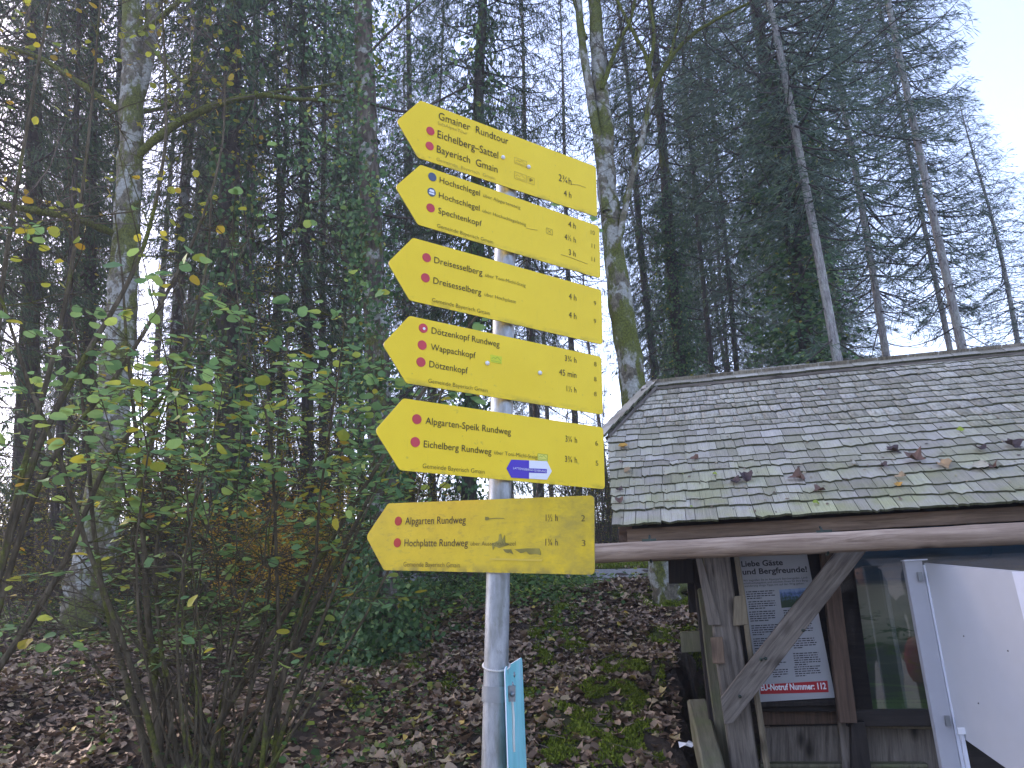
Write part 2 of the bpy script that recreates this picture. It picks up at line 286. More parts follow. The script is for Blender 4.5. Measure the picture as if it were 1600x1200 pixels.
TB = json.loads(r'''{"T":[[1,"Gmainer  Rundtour",-0.2546,0.0468,-0.0225,0.0551,0.0228,0],[1,"SalzAlpenTour",-0.2569,0.0331,-0.1616,0.0344,0.01,2],[1,"Eichelberg–Sattel",-0.2564,-0.0109,-0.0573,-0.0046,0.0234,0],[1,"Bayerisch  Gmain",-0.2572,-0.0562,-0.0593,-0.0523,0.0222,0],[1,"Gemeinde  Bayerisch  Gmain",-0.2572,-0.083,-0.0674,-0.0768,0.0097,2],[1,"2¾h",0.1624,-0.0104,0.2115,-0.0074,0.0224,0],[1,"4 h",0.1815,-0.0562,0.2105,-0.0534,0.0198,0],[2,"Hochschlegel",-0.2449,0.0547,-0.1156,0.0542,0.0174,0],[2,"über Alpgartensteig",-0.1046,0.0554,0.0229,0.055,0.0104,1],[2,"Hochschlegel",-0.2455,0.0086,-0.1162,0.0068,0.0172,0],[2,"über Hochschlegelsteig",-0.1061,0.0053,0.0435,0.0086,0.0103,1],[2,"Spechtenkopf",-0.246,-0.0412,-0.1083,-0.0354,0.017,0],[2,"Gemeinde Bayerisch Gmain",-0.2478,-0.0801,-0.0703,-0.0809,0.0105,1],[2,"4 h",0.2023,0.0498,0.2305,0.0531,0.0186,0],[2,"4½ h",0.1864,0.0022,0.2295,0.0068,0.0182,0],[2,"3 h",0.2016,-0.0427,0.2284,-0.0413,0.0182,0],[2,"10",0.2909,0.0507,0.3067,0.0517,0.015,1],[2,"11",0.293,0.0057,0.3058,0.0058,0.0148,1],[2,"11",0.2916,-0.0402,0.3044,-0.0389,0.0146,1],[3,"Dreisesselberg",-0.2446,0.0338,-0.0973,0.0315,0.018,0],[3,"über Toni-Michl-Steig",-0.0878,0.0316,0.0453,0.032,0.0102,1],[3,"Dreisesselberg",-0.2448,-0.024,-0.0993,-0.0286,0.0177,0],[3,"über Hochplatte",-0.0889,-0.0263,0.013,-0.0254,0.0106,1],[3,"Gemeinde Bayerisch Gmain",-0.2464,-0.0791,-0.0713,-0.0779,0.0112,1],[3,"4 h",0.1986,0.0292,0.2263,0.0317,0.0191,0],[3,"4 h",0.1977,-0.0303,0.2252,-0.0263,0.0188,0],[3,"9",0.2923,0.0311,0.3009,0.031,0.0146,1],[3,"9",0.2907,-0.0269,0.2993,-0.0265,0.0144,1],[4,"Dötzenkopf Rundweg",-0.2421,0.0536,-0.0368,0.0534,0.017,0],[4,"Wappachkopf",-0.2425,0.0091,-0.1106,0.0087,0.0167,0],[4,"Dötzenkopf",-0.2449,-0.0372,-0.1329,-0.0378,0.0173,0],[4,"Gemeinde Bayerisch Gmain",-0.2461,-0.0795,-0.0723,-0.0778,0.0109,1],[4,"3¾ h",0.1838,0.052,0.2252,0.0532,0.0171,0],[4,"45 min",0.163,0.0054,0.2242,0.0093,0.0177,0],[4,"1½ h",0.1886,-0.0374,0.2232,-0.0367,0.0168,0],[4,"8",0.2909,0.0542,0.2999,0.0548,0.0139,1],[4,"8",0.2895,0.0083,0.2984,0.0087,0.0137,1],[4,"8",0.2881,-0.0371,0.297,-0.0368,0.0135,1],[5,"Alpgarten-Speik Rundweg",-0.2441,0.0305,0.0052,0.0335,0.0171,0],[5,"Eichelberg Rundweg",-0.2465,-0.027,-0.0538,-0.0269,0.0168,0],[5,"über Toni-Michl-Steig",-0.0452,-0.0265,0.0881,-0.0231,0.0106,1],[5,"Gemeinde Bayerisch Gmain",-0.2472,-0.0805,-0.0734,-0.0769,0.0113,1],[5,"3¼ h",0.1832,0.0322,0.2229,0.0337,0.0172,0],[5,"3¾ h",0.1806,-0.0245,0.2217,-0.023,0.0169,0],[5,"6",0.2879,0.0327,0.2971,0.0332,0.0145,1],[5,"5",0.2873,-0.0247,0.2965,-0.0244,0.0142,1],[5,"LATTENGEBIRGS-QUERUNG",0.0118,-0.0604,0.1165,-0.0575,0.0054,3],[6,"Alpgarten Rundweg",-0.2821,0.0319,-0.0769,0.0313,0.0196,0],[6,"Hochplatte Rundweg",-0.2804,-0.0273,-0.0676,-0.0273,0.0189,0],[6,"über Aussichtskanzel",-0.0585,-0.0261,0.0775,-0.0245,0.0106,1],[6,"Gemeinde Bayerisch Gmain",-0.2791,-0.0818,-0.0905,-0.08,0.0127,1],[6,"1½ h",0.1632,0.0333,0.1966,0.0328,0.0163,0],[6,"1¾ h",0.163,-0.0253,0.197,-0.0253,0.016,0],[6,"2",0.2597,0.0313,0.2703,0.0311,0.0143,1],[6,"3",0.2614,-0.0265,0.271,-0.0265,0.0141,1]],"D":[[1,-0.2784,0.0048,"r"],[1,-0.279,-0.0422,"r"],[2,-0.2674,0.0638,"b"],[2,-0.2679,0.0175,"bw"],[2,-0.2692,-0.0298,"r"],[3,-0.2669,0.0418,"r"],[3,-0.2678,-0.016,"r"],[4,-0.2658,0.0631,"rw"],[4,-0.2669,0.0174,"r"],[4,-0.2683,-0.0281,"r"],[5,-0.2676,0.0411,"r"],[5,-0.2693,-0.0166,"r"],[6,-0.3076,0.0415,"R"],[6,-0.3064,-0.0174,"R"],[1,-0.0408,0.0023,"screw"],[1,0.0503,0.001,"screw"],[4,-0.0746,0.0015,"screw"],[4,0.096,0.0021,"screw"]],"P":[[1,"icon",[[-0.0004,0.0169],[0.0425,0.0168],[0.0424,-0.0026],[-0.0004,-0.0032]]],[1,"icon",[[-0.0003,-0.0309],[0.0424,-0.03],[0.0423,-0.053],[-0.0002,-0.0536]]],[1,"pbox",[[0.0476,-0.0313],[0.0711,-0.031],[0.071,-0.0522],[0.0475,-0.0528]]],[2,"xbox",[[0.1176,0.0221],[0.1402,0.0239],[0.14,0.0058],[0.1174,0.0042]]],[4,"green",[[-0.0648,0.0284],[-0.0293,0.027],[-0.0291,0.0063],[-0.0644,0.0074]]],[5,"yel",[[0.0907,-0.0106],[0.1221,-0.0093],[0.1219,-0.0269],[0.0907,-0.028]]],[5,"blue",[[-0.0074,-0.0587],[0.0072,-0.0341],[0.0624,-0.0311],[0.0624,-0.08],[0.0075,-0.0815]]],[5,"white",[[0.0624,-0.0311],[0.1204,-0.0279],[0.1359,-0.0536],[0.12,-0.078],[0.0624,-0.08]]],[5,"bar",[[0.0624,-0.0522],[0.1191,-0.0494],[0.1191,-0.0607],[0.0624,-0.0638]]],[6,"smudge",[[0.0067,-0.0193],[0.0259,-0.0134],[0.0279,0.0005],[0.0335,0.0044],[0.0379,-0.0115],[0.0447,0.0004],[0.0466,-0.0174],[0.0596,-0.0222],[0.0431,-0.0273],[0.0289,-0.0312],[0.0152,-0.0273],[0.0107,-0.0364]]],[6,"smudge",[[0.0409,-0.034],[0.0646,-0.0343],[0.072,-0.0467],[0.0601,-0.0417],[0.0507,-0.0429]]],[6,"smudge",[[0.074,-0.0343],[0.1461,-0.0322],[0.1499,-0.0482],[0.1341,-0.0452],[0.1182,-0.0465],[0.109,-0.04],[0.0929,-0.0439]]],[6,"smudge",[[-0.0179,0.0475],[-0.007,0.0472],[-0.0029,0.0431],[0.041,0.0435],[0.041,0.0419],[-0.0028,0.0415],[-0.0101,0.0384],[-0.0167,0.0401]]],[6,"faint",[[0.0017,-0.0562],[0.1554,-0.058],[0.1537,-0.0625],[0.0018,-0.0609]]],[1,"scratch",[[0.2115,-0.0049],[0.2401,0.0015],[0.2688,0.0003],[0.2687,-0.0012],[0.24,-0.0006],[0.2115,-0.0069]]],[2,"scratch",[[0.1718,-0.0482],[0.2115,-0.0481],[0.2745,-0.0533],[0.2745,-0.0547],[0.2114,-0.05],[0.1718,-0.05]]],[2,"scratch",[[0.0435,0.0017],[0.0851,0.0067],[0.0851,0.0053],[0.0435,0.0003]]]],"S":{"1":[[0.03365,1.9137,2.84451],[0.83299,0.55301,-0.01742],[0.04185,-0.03157,0.99863],[0.5517,-0.83257,-0.04944],[-0.31209,0.31338,0.17835,0.06755]],"2":[[0.02298,1.91414,2.64005],[0.82215,0.56884,-0.02235],[0.04316,-0.02314,0.9988],[0.56764,-0.82213,-0.04358],[-0.30396,0.3266,0.17788,0.07057]],"3":[[0.00986,1.91344,2.42223],[0.83809,0.54444,-0.03442],[0.04732,-0.00969,0.99883],[0.54347,-0.83875,-0.03388],[-0.30862,0.32353,0.17668,0.06582]],"4":[[-0.00211,1.91351,2.20435],[0.83671,0.54688,-0.02882],[0.04467,-0.0157,0.99888],[0.54581,-0.83706,-0.03757],[-0.30563,0.32016,0.17747,0.06806]],"5":[[-0.01466,1.91317,1.98751],[0.84479,0.53424,-0.03032],[0.04475,-0.01408,0.9989],[0.53322,-0.84522,-0.0358],[-0.30594,0.31883,0.17826,0.069]],"6":[[-0.0716,1.91275,1.75878],[0.85293,-0.51751,-0.06855],[0.06136,-0.03101,0.99763],[-0.51841,-0.85512,0.00531],[-0.34921,0.29371,0.18329,0.07487]]},"P0":[-0.07214,1.94866,1.35597],"ax":[0.05535,0.0,0.99847]}''')

# ------------------------------------------------------------------ terrain
HB = np.array([.531, 4.166, 0.]);                                  # hut origin on plan, axis along the eave, axis to the back
_E = at(958, 824, 4.2); _dl = ray(-4600, 937+.04*5400); HA = -np.array([_dl[0], _dl[1], 0]); HA /= np.linalg.norm(HA); HN = np.array([-HA[1], HA[0], 0])
HB = np.array([_E[0], _E[1], 0.]); EAVE = _E[2]; PITCH = math.radians(36)
def hut_xy(a, b_): return HB+HA*a+HN*b_
_lump = [(rng.normal(0, 1.3, 2), rng.uniform(0, 6), .035) for _ in range(8)]+[(rng.normal(0, 5, 2), rng.uniform(0, 6), .012) for _ in range(10)]
def ground(x, y, raw=False):
    x = np.asarray(x, float); y = np.asarray(y, float)
    h = np.where(y < 1, .077+0*y, -.09+.167*y); h = np.where(y < 0, .077+.01*y, h); h = np.where(y < -5, .027+.07*np.clip(-5-y, 0, 55), h)
    h12 = 1.914
    h = np.where(y > 12, h12+.10*(y-12), h); h = np.where(y > 14, h12+.20+.12*(y-14), h)
    crest = h12+.20+.12*31
    h = np.where(y > 45, crest-.10*(y-45)*sstep(45, 70, y), h); h = np.maximum(h, -20)
    h = h+sstep(9, 25, y)*np.clip(-x-2, 0, 20)*.055*(1-sstep(45, 70, y))
    for k, ph, am in _lump: h = h+am*np.sin(k[0]*x+k[1]*y+ph)*sstep(-1, 3, y)*(1 if am > .02 else (1-.6*sstep(11.5, 12.3, y)*(1-sstep(14, 15, y))))
    if not raw:
        rx, ry = x-HB[0], y-HB[1]; a = rx*HA[0]+ry*HA[1]; b_ = rx*HN[0]+ry*HN[1]
        inside = sstep(.28, .36, a)*(1-sstep(8, 9.5, a))*(1-sstep(3.3, 3.5, b_))*sstep(-4.5, -1.5, b_)
        h = h*(1-inside)+.12*inside
    return h
def gz(x, y): return float(ground(x, y))
def on_ground(px, D):
    p = at(px, 900, D); return np.array([p[0], p[1], gz(p[0], p[1])])

xs = np.concatenate([-np.geomspace(1200, 26, 14), np.arange(-25, -9, .8), np.arange(-9, 9, .14), np.arange(9, 26, .8), np.geomspace(26, 1200, 14)])
ys = np.concatenate([-np.geomspace(900, 64, 9), np.arange(-60, -5, 2.5), np.arange(-5, 2, .5), np.arange(2, 15, .13), np.arange(15, 60, 1.0), np.geomspace(60, 1500, 14)])
X, Y = np.meshgrid(xs, ys); Z = ground(X, Y)
V = np.stack([X, Y, Z], -1).reshape(-1, 3); ny, nx = X.shape
i = (np.arange(ny-1)[:, None]*nx+np.arange(nx-1)[None]).ravel()
F = np.stack([i, i+1, i+1+nx, i+nx], 1)
M_ground, nt, b = mat_new('forest soil', .95, 0, .1)
v = coords(nt); n1 = noise_n(nt, v, 9, 8, .75); n2 = noise_n(nt, v, .9, 5, .65); n3 = noise_n(nt, v, 40, 4, .7)
c = ramp(nt, [(.3, (.025, .019, .016)), (.5, (.07, .052, .04)), (.7, (.13, .095, .07))], n1)
g_ = ramp(nt, [(.3, (.02, .035, .008)), (.7, (.10, .14, .022))], n3)
c = mixc(nt, maprange(nt, n2, .54, .62, 0, .85), c, g_)
nt.links.new(c, b.inputs['Base Color']); bump(nt, b, n1, .8, .05)
tag(obj('ground', V, F, M_ground, smooth=True), kind='structure')
# the footpath across the slope, a sheet just above the ground
M_path, nt, b = mat_new('gravel path', .95, 0, .1)
n1 = noise_n(nt, coords(nt), 30, 6, .7); nt.links.new(ramp(nt, [(.3, (.17, .17, .165)), (.7, (.36, .36, .35))], n1), b.inputs['Base Color']); bump(nt, b, n1, .6, .02)
px_ = np.linspace(-14, 16, 120); py_ = 12.65+.035*px_+.12*np.sin(px_*.6)
L_ = [(x, y+o, gz(x, y+o)+.012) for x, y in zip(px_, py_) for o in (-.65, -.2, .2, .65)]
F_ = [(i*4+j, (i+1)*4+j, (i+1)*4+j+1, i*4+j+1) for i in range(119) for j in range(3)]
tag(obj('path', L_, F_, M_path, smooth=True), kind='structure')

# pale gravel forecourt on which the viewer stands
M_grav, nt, b = mat_new('pale gravel', .95, 0, .1)
n1 = noise_n(nt, coords(nt), 22, 6, .7); nt.links.new(ramp(nt, [(.3, (.19, .175, .15)), (.7, (.36, .335, .295))], n1), b.inputs['Base Color'])
gx_, gy_ = np.linspace(-30, 40, 60), np.linspace(-46, 1.2, 50); X, Y = np.meshgrid(gx_, gy_); Z = ground(X, Y)+.03
i = (np.arange(49)[:, None]*60+np.arange(59)[None]).ravel()
tag(obj('forecourt', np.stack([X, Y, Z], -1).reshape(-1, 3), np.stack([i, i+1, i+61, i+60], 1), M_grav, smooth=True), kind='structure')
# ------------------------------------------------------------------ the sign pole
P0 = Vector(TB['P0']); AX = Vector(TB['ax'])
base = P0+AX*((gz(P0.x, P0.y)-.05-P0.z)/AX.z)
pole = empty('sign_pole', base, label='galvanised steel pole carrying six yellow trail signs', cat='pole')
mt = Matrix.Translation(base)
def rot_to(ax_): return Vector(ax_).to_track_quat('Z', 'Y').to_matrix().to_4x4()
V, F = tube_arrays([(0, 0, t) for t in np.linspace(0, (P0-base).length+1.535, 26)], .0305, 40)
link('pole_tube', mesh('pole_tube', V, F, M_galv, True), pole, rot_to(AX))
V, F = tube_arrays([(0, 0, 0), (0, 0, .012), (0, 0, .02)], [.034, .034, .01], 24)
link('pole_cap', mesh('pole_cap', V, F, M_galv, True), pole, Matrix.Translation(AX*((P0-base).length+1.52)) @ rot_to(AX))
def on_pole(px, py):            # offset along the pole axis for a sight line height
    d = ray(px, py); t = P0.y/d[1]; z = EYE[2]+d[2]*t; return (z-P0.z)/AX.z
def ringband(name, s, r, h, mat, parent, thick=.003, a0=0, a1=6.283, n=40):
    an = np.linspace(a0, a1, n); V = []
    for a in an:
        for (rr, zz) in ((r, -h/2), (r+thick, -h/2), (r+thick, h/2), (r, h/2)): V.append((rr*math.cos(a), rr*math.sin(a), zz))
    F = [(i*4+j, (i+1)*4+j, (i+1)*4+(j+1) % 4, i*4+(j+1) % 4) for i in range(n-1) for j in range(4)]+[(0, 1, 2, 3), tuple((n-1)*4+k for k in (3, 2, 1, 0))]
    return link(name, mesh(name, V, F, mat), parent, s)
s1 = on_pole(775, 1083)
Mc = Matrix.Translation(AX*((P0-base).length+s1)) @ rot_to(AX)
def loc_to(v): return Mc @ Matrix.Translation(v)
cl = ringband('clamp_band', Mc, .0312, .036, M_steel, pole, .003, math.radians(-88), math.radians(266))
ear = [(-.004, 0), (.004, 0)]
for dx in (-.005, .003):
    link('clamp_ear', box_mesh('clamp_ear', .003, .016, .036, M_steel, .001), cl, Matrix.Translation((dx, -.041, 0)))
for nm, x0, x1, rr, sd_ in (('bolt', -.022, .016, .0034, 12), ('hex_nut', -.0125, -.0065, .0068, 6), ('hex_nut', .0045, .0105, .0068, 6)):
    V, F = tube_arrays([(x0, -.041, 0), (x0+.0003, -.041, 0), (x1-.0003, -.041, 0), (x1, -.041, 0)], [0.0001, rr, rr, .0001], sd_)
    link(nm, mesh(nm, V, F, M_steel), cl)
# twisted wire wound around the pole
s2 = on_pole(775, 1040)
wire = Acc()
for k in range(2):
    t = np.linspace(0, 1, 260); a = math.radians(200)+t*2*math.pi*1.02; tw = t*2*math.pi*22+k*math.pi
    rr = .0328+.0016*np.cos(tw); zz = .0016*np.sin(tw)+.010*np.cos(a-math.radians(0))
    V, F = tube_arrays(np.stack([rr*np.cos(a), rr*np.sin(a), zz], 1), .0012, 5); wire.add(V, F)
wire.obj('tie_wire', M_wire, pole, True, Matrix.Translation(AX*((P0-base).length+s2)) @ rot_to(AX))

# ------------------------------------------------------------------ lettering helper (mesh from built-in font)
_texts = []
def text_item(txt, mat, parent, matrix, width=None, cap=None, name='lettering', off=0, align='LEFT'): _texts.append((txt, mat, parent, matrix, width, cap, name, off, align))
def flush_texts():
    tmp = []
    key = {}
    for t in [('H', 0)]+[(x[0], x[7]) for x in _texts]:
        if t in key: continue
        cu = bpy.data.curves.new('t', 'FONT'); cu.body = t[0]; cu.size = 1; cu.offset = t[1]; cu.resolution_u = 3; o = bpy.data.objects.new('t', cu); C.objects.link(o); key[t] = o
    bpy.context.view_layer.update(); dg = bpy.context.evaluated_depsgraph_get(); raw = {}
    for k, o in key.items():
        me = bpy.data.meshes.new_from_object(o.evaluated_get(dg)); co = np.empty(len(me.vertices)*3); me.vertices.foreach_get('co', co); co = co.reshape(-1, 3); raw[k] = (me, co)
    H = raw[('H', 0)][1]; hcap = H[:, 1].max()
    for (txt, mat, parent, mtx, width, cap, name, off, align) in _texts:
        me, co = raw[(txt, off)]; me = me.copy(); co = co.copy()
        sy = cap/hcap; x0, x1 = co[:, 0].min(), co[:, 0].max(); sx_ = width/(x1-x0) if width else sy*.8
        V = np.stack([(co[:, 0]-x0)*sx_, co[:, 1]*0, co[:, 1]*sy], 1)
        if align == 'MID': V[:, 0] -= (x1-x0)*sx_/2
        me.vertices.foreach_set('co', V.ravel().astype(np.float32)); me.materials.clear(); me.materials.append(mat); me.update(); me.name = name
        link(name, me, parent, mtx)
    for k, o in key.items(): bpy.data.objects.remove(o)

def rounded(poly, rads, seg=6):
    out = []
    n = len(poly)
    for i, (p, r) in enumerate(zip(poly, rads)):
        p = np.array(p); a = np.array(poly[i-1])-p; c_ = np.array(poly[(i+1) % n])-p
        a /= np.linalg.norm(a); c_ /= np.linalg.norm(c_); th_ = math.acos(np.clip(a@c_, -1, 1)); d = r/math.tan(th_/2)
        bis = a+c_; bis /= np.linalg.norm(bis); ce = p+bis*r/math.sin(th_/2); s0, s1_ = p+a*d, p+c_*d
        v0, v1 = s0-ce, s1_-ce; t0 = math.atan2(v0[1], v0[0]); t1 = math.atan2(v1[1], v1[0]); dt = (t1-t0+math.pi) % (2*math.pi)-math.pi
        out += [tuple(ce+r*np.array([math.cos(t0+dt*k/seg), math.sin(t0+dt*k/seg)])) for k in range(seg+1)]
    return out
def plate(name, poly, th_, mats, parent=None, mat=None, y0=0):
    """flat plate in local XZ, front face at y0 towards -Y, thickness th_"""
    n = len(poly); V = [(x, y0, z) for x, z in poly]+[(x, y0+th_, z) for x, z in poly]
    F = [tuple(range(n)), tuple(range(2*n-1, n-1, -1))]+[(i, i+n, (i+1) % n+n, (i+1) % n) for i in range(n)]
    a = sum(poly[i][0]*poly[(i+1) % n][1]-poly[(i+1) % n][0]*poly[i][1] for i in range(n))
    if a < 0: F = [f[::-1] for f in F]
    me = mesh(name, V, F, mats, midx=[0, 0]+[min(1, len(mats)-1) if isinstance(mats, list) else 0]*n)
    return link(name, me, parent, mat)
def disc(x, z, r, n=28): return [(x+r*math.cos(a), z+r*math.sin(a)) for a in np.arange(n)/n*2*math.pi]

LBL = {1: 'topmost yellow trail sign reading Gmainer Rundtour, with two white screw heads', 2: 'yellow trail sign reading Hochschlegel twice and Spechtenkopf, second from the top',
       3: 'yellow trail sign reading Dreisesselberg twice, third from the top', 4: 'yellow trail sign reading Dötzenkopf Rundweg and Wappachkopf, with a lime sticker',
       5: 'yellow trail sign reading Alpgarten-Speik Rundweg, with a blue and white arrow sticker', 6: 'scratched darker yellow trail sign reading Alpgarten Rundweg, lowest on the pole'}
sign_o = {}
for s in range(1, 7):
    o_, X_, Z_, N_, (L, Rr, h, tip) = TB['S'][str(s)]
    m = Matrix.Identity(4)
    for i in range(3): m[i][0] = X_[i]; m[i][1] = -N_[i]; m[i][2] = Z_[i]; m[i][3] = o_[i]
    e = empty('trail_sign', label=LBL[s], cat='sign', group='yellow arrow-shaped trail signs on the pole'); e.matrix_world = m; sign_o[s] = e
    # outline corrected for the corner radii measured on the plate
    poly = rounded([(L-tip, 0), (L, -h/2), (Rr, -h/2), (Rr, h/2), (L, h/2)], [.014, .012, .011, .011, .012])
    plate('sign_panel', poly, .003, [M_yellow_dirty if s == 6 else M_yellow, M_edge], e)
    # bracket that holds the sign to the pole
    br = link('bracket', box_mesh('bracket', .07, .0075, .022, M_steel, .001), e, Matrix.Translation((0, .0068, 0)))
for s, t, u, v, u1, v1, cap, st in TB['T']:
    text_item(t, [M_text, M_text2, M_faint, M_white][st], sign_o[s], Matrix.Translation((u, -.0013 if st != 3 else -.0030, (v+v1)/2)), max(u1-u, .004), cap, off=(-.001 if st == 0 else -.010 if st < 3 else 0))
for s, u, v, k in TB['D']:
    if k == 'screw':
        V, F = tube_arrays([(u, -.0005, v), (u, -.0035, v), (u, -.006, v), (u, -.0068, v)], [.0062, .0062, .0035, .0002], 14)
        link('screw_head', mesh('screw_head', V, F, M_white, True), sign_o[s]); continue
    r = .0125
    d = plate('marker_dot', disc(u, v, r), .0011, M_blue if k[0] == 'b' else M_redd if k == 'R' else M_red, sign_o[s], None, -.0013)
    if k == 'rw': plate('dot_center', disc(u+.002, v-.001, .0038, 12), .0004, M_white, d, None, -.0018)
    if k == 'bw':
        plate('dot_stripe', rounded([(u-.0085, v+.0005), (u+.0085, v+.0005), (u+.0055, v+.0075), (u-.0055, v+.0075)], [.001]*4, 2), .0004, M_white, d, None, -.0018)
        plate('dot_stripe', rounded([(u-.0075, v-.007), (u+.0075, v-.007), (u+.009, v-.002), (u-.009, v-.002)], [.001]*4, 2), .0004, M_white, d, None, -.0018)
def strokes(name, pts_list, w, mat, parent, y=-.0012):
    V = []; F = []
    for a, c_ in pts_list:
        a = np.array(a, float); c_ = np.array(c_, float); d = c_-a; d /= np.linalg.norm(d)+1e-9; n = np.array([-d[1], d[0]])*w/2
        k = len(V); V += [(p[0], y, p[1]) for p in (a-n, c_-n, c_+n, a+n)]; F.append((k, k+1, k+2, k+3))
    return link(name, mesh(name, V, F, mat), parent)
for s, k, pts in TB['P']:
    e = sign_o[s]; P = np.array(pts)
    if k in ('icon', 'pbox', 'xbox', 'yel', 'green'):
        x0, x1 = P[:, 0].min(), P[:, 0].max(); z0 = P[[2, 3], 1].mean(); z1 = P[[0, 1], 1].mean(); par = e; y = -.0012; mt_ = M_faint
        if k in ('yel', 'green'):
            par = plate('sticker', [(x0, z0), (x1, z0), (x1, z1), (x0, z1)], .0008, M_lime if k == 'green' else M_palest, e, None, -.001); y = -.0014; mt_ = M_greenline
        q = [(x0, z0), (x1, z0), (x1, z1), (x0, z1)]
        ln = [(q[i], q[(i+1) % 4]) for i in range(4)] if k != 'green' else []
        W, H_ = x1-x0, z1-z0
        if k in ('icon', 'yel', 'green'):
            z_ = [(.08, .42), (.28, .72), (.42, .52), (.6, .85), (.92, .38)]; ln += [((x0+W*a[0], z0+H_*a[1]), (x0+W*c_[0], z0+H_*c_[1])) for a, c_ in zip(z_, z_[1:])]+[((x0+W*.08, z0+H_*.2), (x0+W*.92, z0+H_*.2))]
        if k == 'xbox': ln += [((x0+W*.2, z0+H_*.2), (x0+W*.8, z0+H_*.8)), ((x0+W*.2, z0+H_*.8), (x0+W*.8, z0+H_*.2))]; mt_ = M_text2
        strokes('pictogram', ln, .0009, mt_, par, y)
        if k == 'pbox': text_item('P', M_text, e, Matrix.Translation((x0+W*.28, -.0013, z0+H_*.22)), W*.45, H_*.56)
    elif k == 'blue': hexs = plate('sticker', pts, .0012, M_stblue, e, None, -.0014)
    elif k == 'white': plate('sticker', pts, .0012, M_white, e, None, -.0014)
    elif k == 'bar': plate('sticker_band', pts, .0012, M_stblue, e, None, -.0022)
    else:
        p2 = []
        for i in range(len(pts)):
            a, c_ = np.array(pts[i]), np.array(pts[(i+1) % len(pts)])
            p2.append(tuple(a)); 
            if k == 'smudge': p2.append(tuple((a+c_)/2+rng.normal(0, .0009, 2)))
        plate('scratch_mark' if k != 'smudge' else 'smudge', p2, .0009, M_smudge if k == 'smudge' else M_scr, e, None, -.0011)

# ------------------------------------------------------------------ turquoise plate fixed to the pole, seen nearly edge on
def sP(px, py, D): return Vector(at(px, py, D))
ta = at(789, 1043, 1.90); tb = at(816, 1028, 2.21)
dirp = Vector((tb[0]-ta[0], tb[1]-ta[1], 0)); wpl = dirp.length; dirp.normalize()
m = basis(dirp, (0, 0, 1)); m.translation = Vector(ta)
tq = empty('turquoise_sign', label='thin turquoise sign plate fixed side-on to the lower pole', cat='sign'); tq.matrix_world = m
plate('sign_panel', rounded([(0, -.9), (wpl, -.9), (wpl, .0), (0, .0)], [.02, .02, .02, .02]), .0025, [M_turq, M_white], tq)
for (u, v) in ((.11, -.05), (wpl-.17, -.03)):
    V, F = tube_arrays([(u, .001, v), (u, -.002, v), (u, -.004, v)], [.007, .007, .0005], 10); link('rivet', mesh('rivet', V, F, M_steel, True), tq)
V, F = tube_arrays([(.08, -.0015, -.08), (.085, -.003, -.12), (.075, -.003, -.17), (.085, -.0015, -.20)], .004, 6); link('wire_loop', mesh('wire_loop', V, F, M_wire, True), tq)

# ------------------------------------------------------------------ the information shelter
M_shin, nt, b = mat_new('weathered shingle', .85, 0, .2)
v = coords(nt, 'Object', (60, 3.2, 20), rand=True); g = noise_n(nt, v, 1.5, 6, .7, .3)
oi = nt.nodes.new('ShaderNodeObjectInfo'); gm = nt.nodes.new('ShaderNodeNewGeometry')
ad = nd(nt, 'Math', operation='ADD'); fr = nd(nt, 'Math', operation='FRACT'); nt.links.new(oi.outputs['Random'], ad.inputs[0]); nt.links.new(gm.outputs['Random Per Island'], ad.inputs[1]); nt.links.new(ad.outputs[0], fr.inputs[0])
tone = ramp(nt, [(0, (.30, .27, .22)), (.3, (.385, .35, .30)), (.7, (.44, .405, .35)), (1, (.52, .48, .43))], fr.outputs[0])
streak = ramp(nt, [(.3, (.22, .22, .21)), (.46, (.72, .72, .70)), (.68, (1.15, 1.15, 1.15))], g)
c = mixc(nt, .9, tone, streak, 'MULTIPLY')
sx = nt.nodes.new('ShaderNodeSeparateXYZ'); nt.links.new(gm.outputs['Position'], sx.inputs[0])
alg = noise_n(nt, gm.outputs['Position'], 4, 6, .65)
mu = nd(nt, 'Math', operation='MULTIPLY'); nt.links.new(maprange(nt, sx.outputs[2], 1.98, 2.75, 1, .22), mu.inputs[0]); nt.links.new(maprange(nt, alg, .38, .62), mu.inputs[1])
c = mixc(nt, mu.outputs[0], c, mixc(nt, 1, c, (.88, .95, .62), 'MULTIPLY'))
nt.links.new(c, b.inputs['Base Color']); bump(nt, b, g, .7, .004)
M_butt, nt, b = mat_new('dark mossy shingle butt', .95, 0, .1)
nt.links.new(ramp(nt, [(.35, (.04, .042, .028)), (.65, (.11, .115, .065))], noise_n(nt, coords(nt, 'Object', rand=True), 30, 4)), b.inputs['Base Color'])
M_fascia = wood('reddish brown fascia wood', (.085, .055, .035), (.27, .18, .125), bumpst=.35)
M_log = wood('peeled log wood', (.15, .095, .065), (.50, .38, .29), bumpst=.8, scale=.6)
M_grey = wood('grey weathered timber', (.05, .040, .031), (.25, .215, .18), bumpst=1.0)
M_brown = wood('brown timber', (.05, .032, .022), (.16, .10, .07), bumpst=.5)
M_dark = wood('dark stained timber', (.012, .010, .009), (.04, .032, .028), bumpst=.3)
M_mossy = wood('mossy plank wood', (.07, .062, .038), (.21, .195, .13), moss=.6)
M_pale = wood('pale split timber', (.10, .08, .05), (.27, .22, .15))
M_iron = flat('green iron strap', (.035, .055, .045), .6, .3, .4, .4)

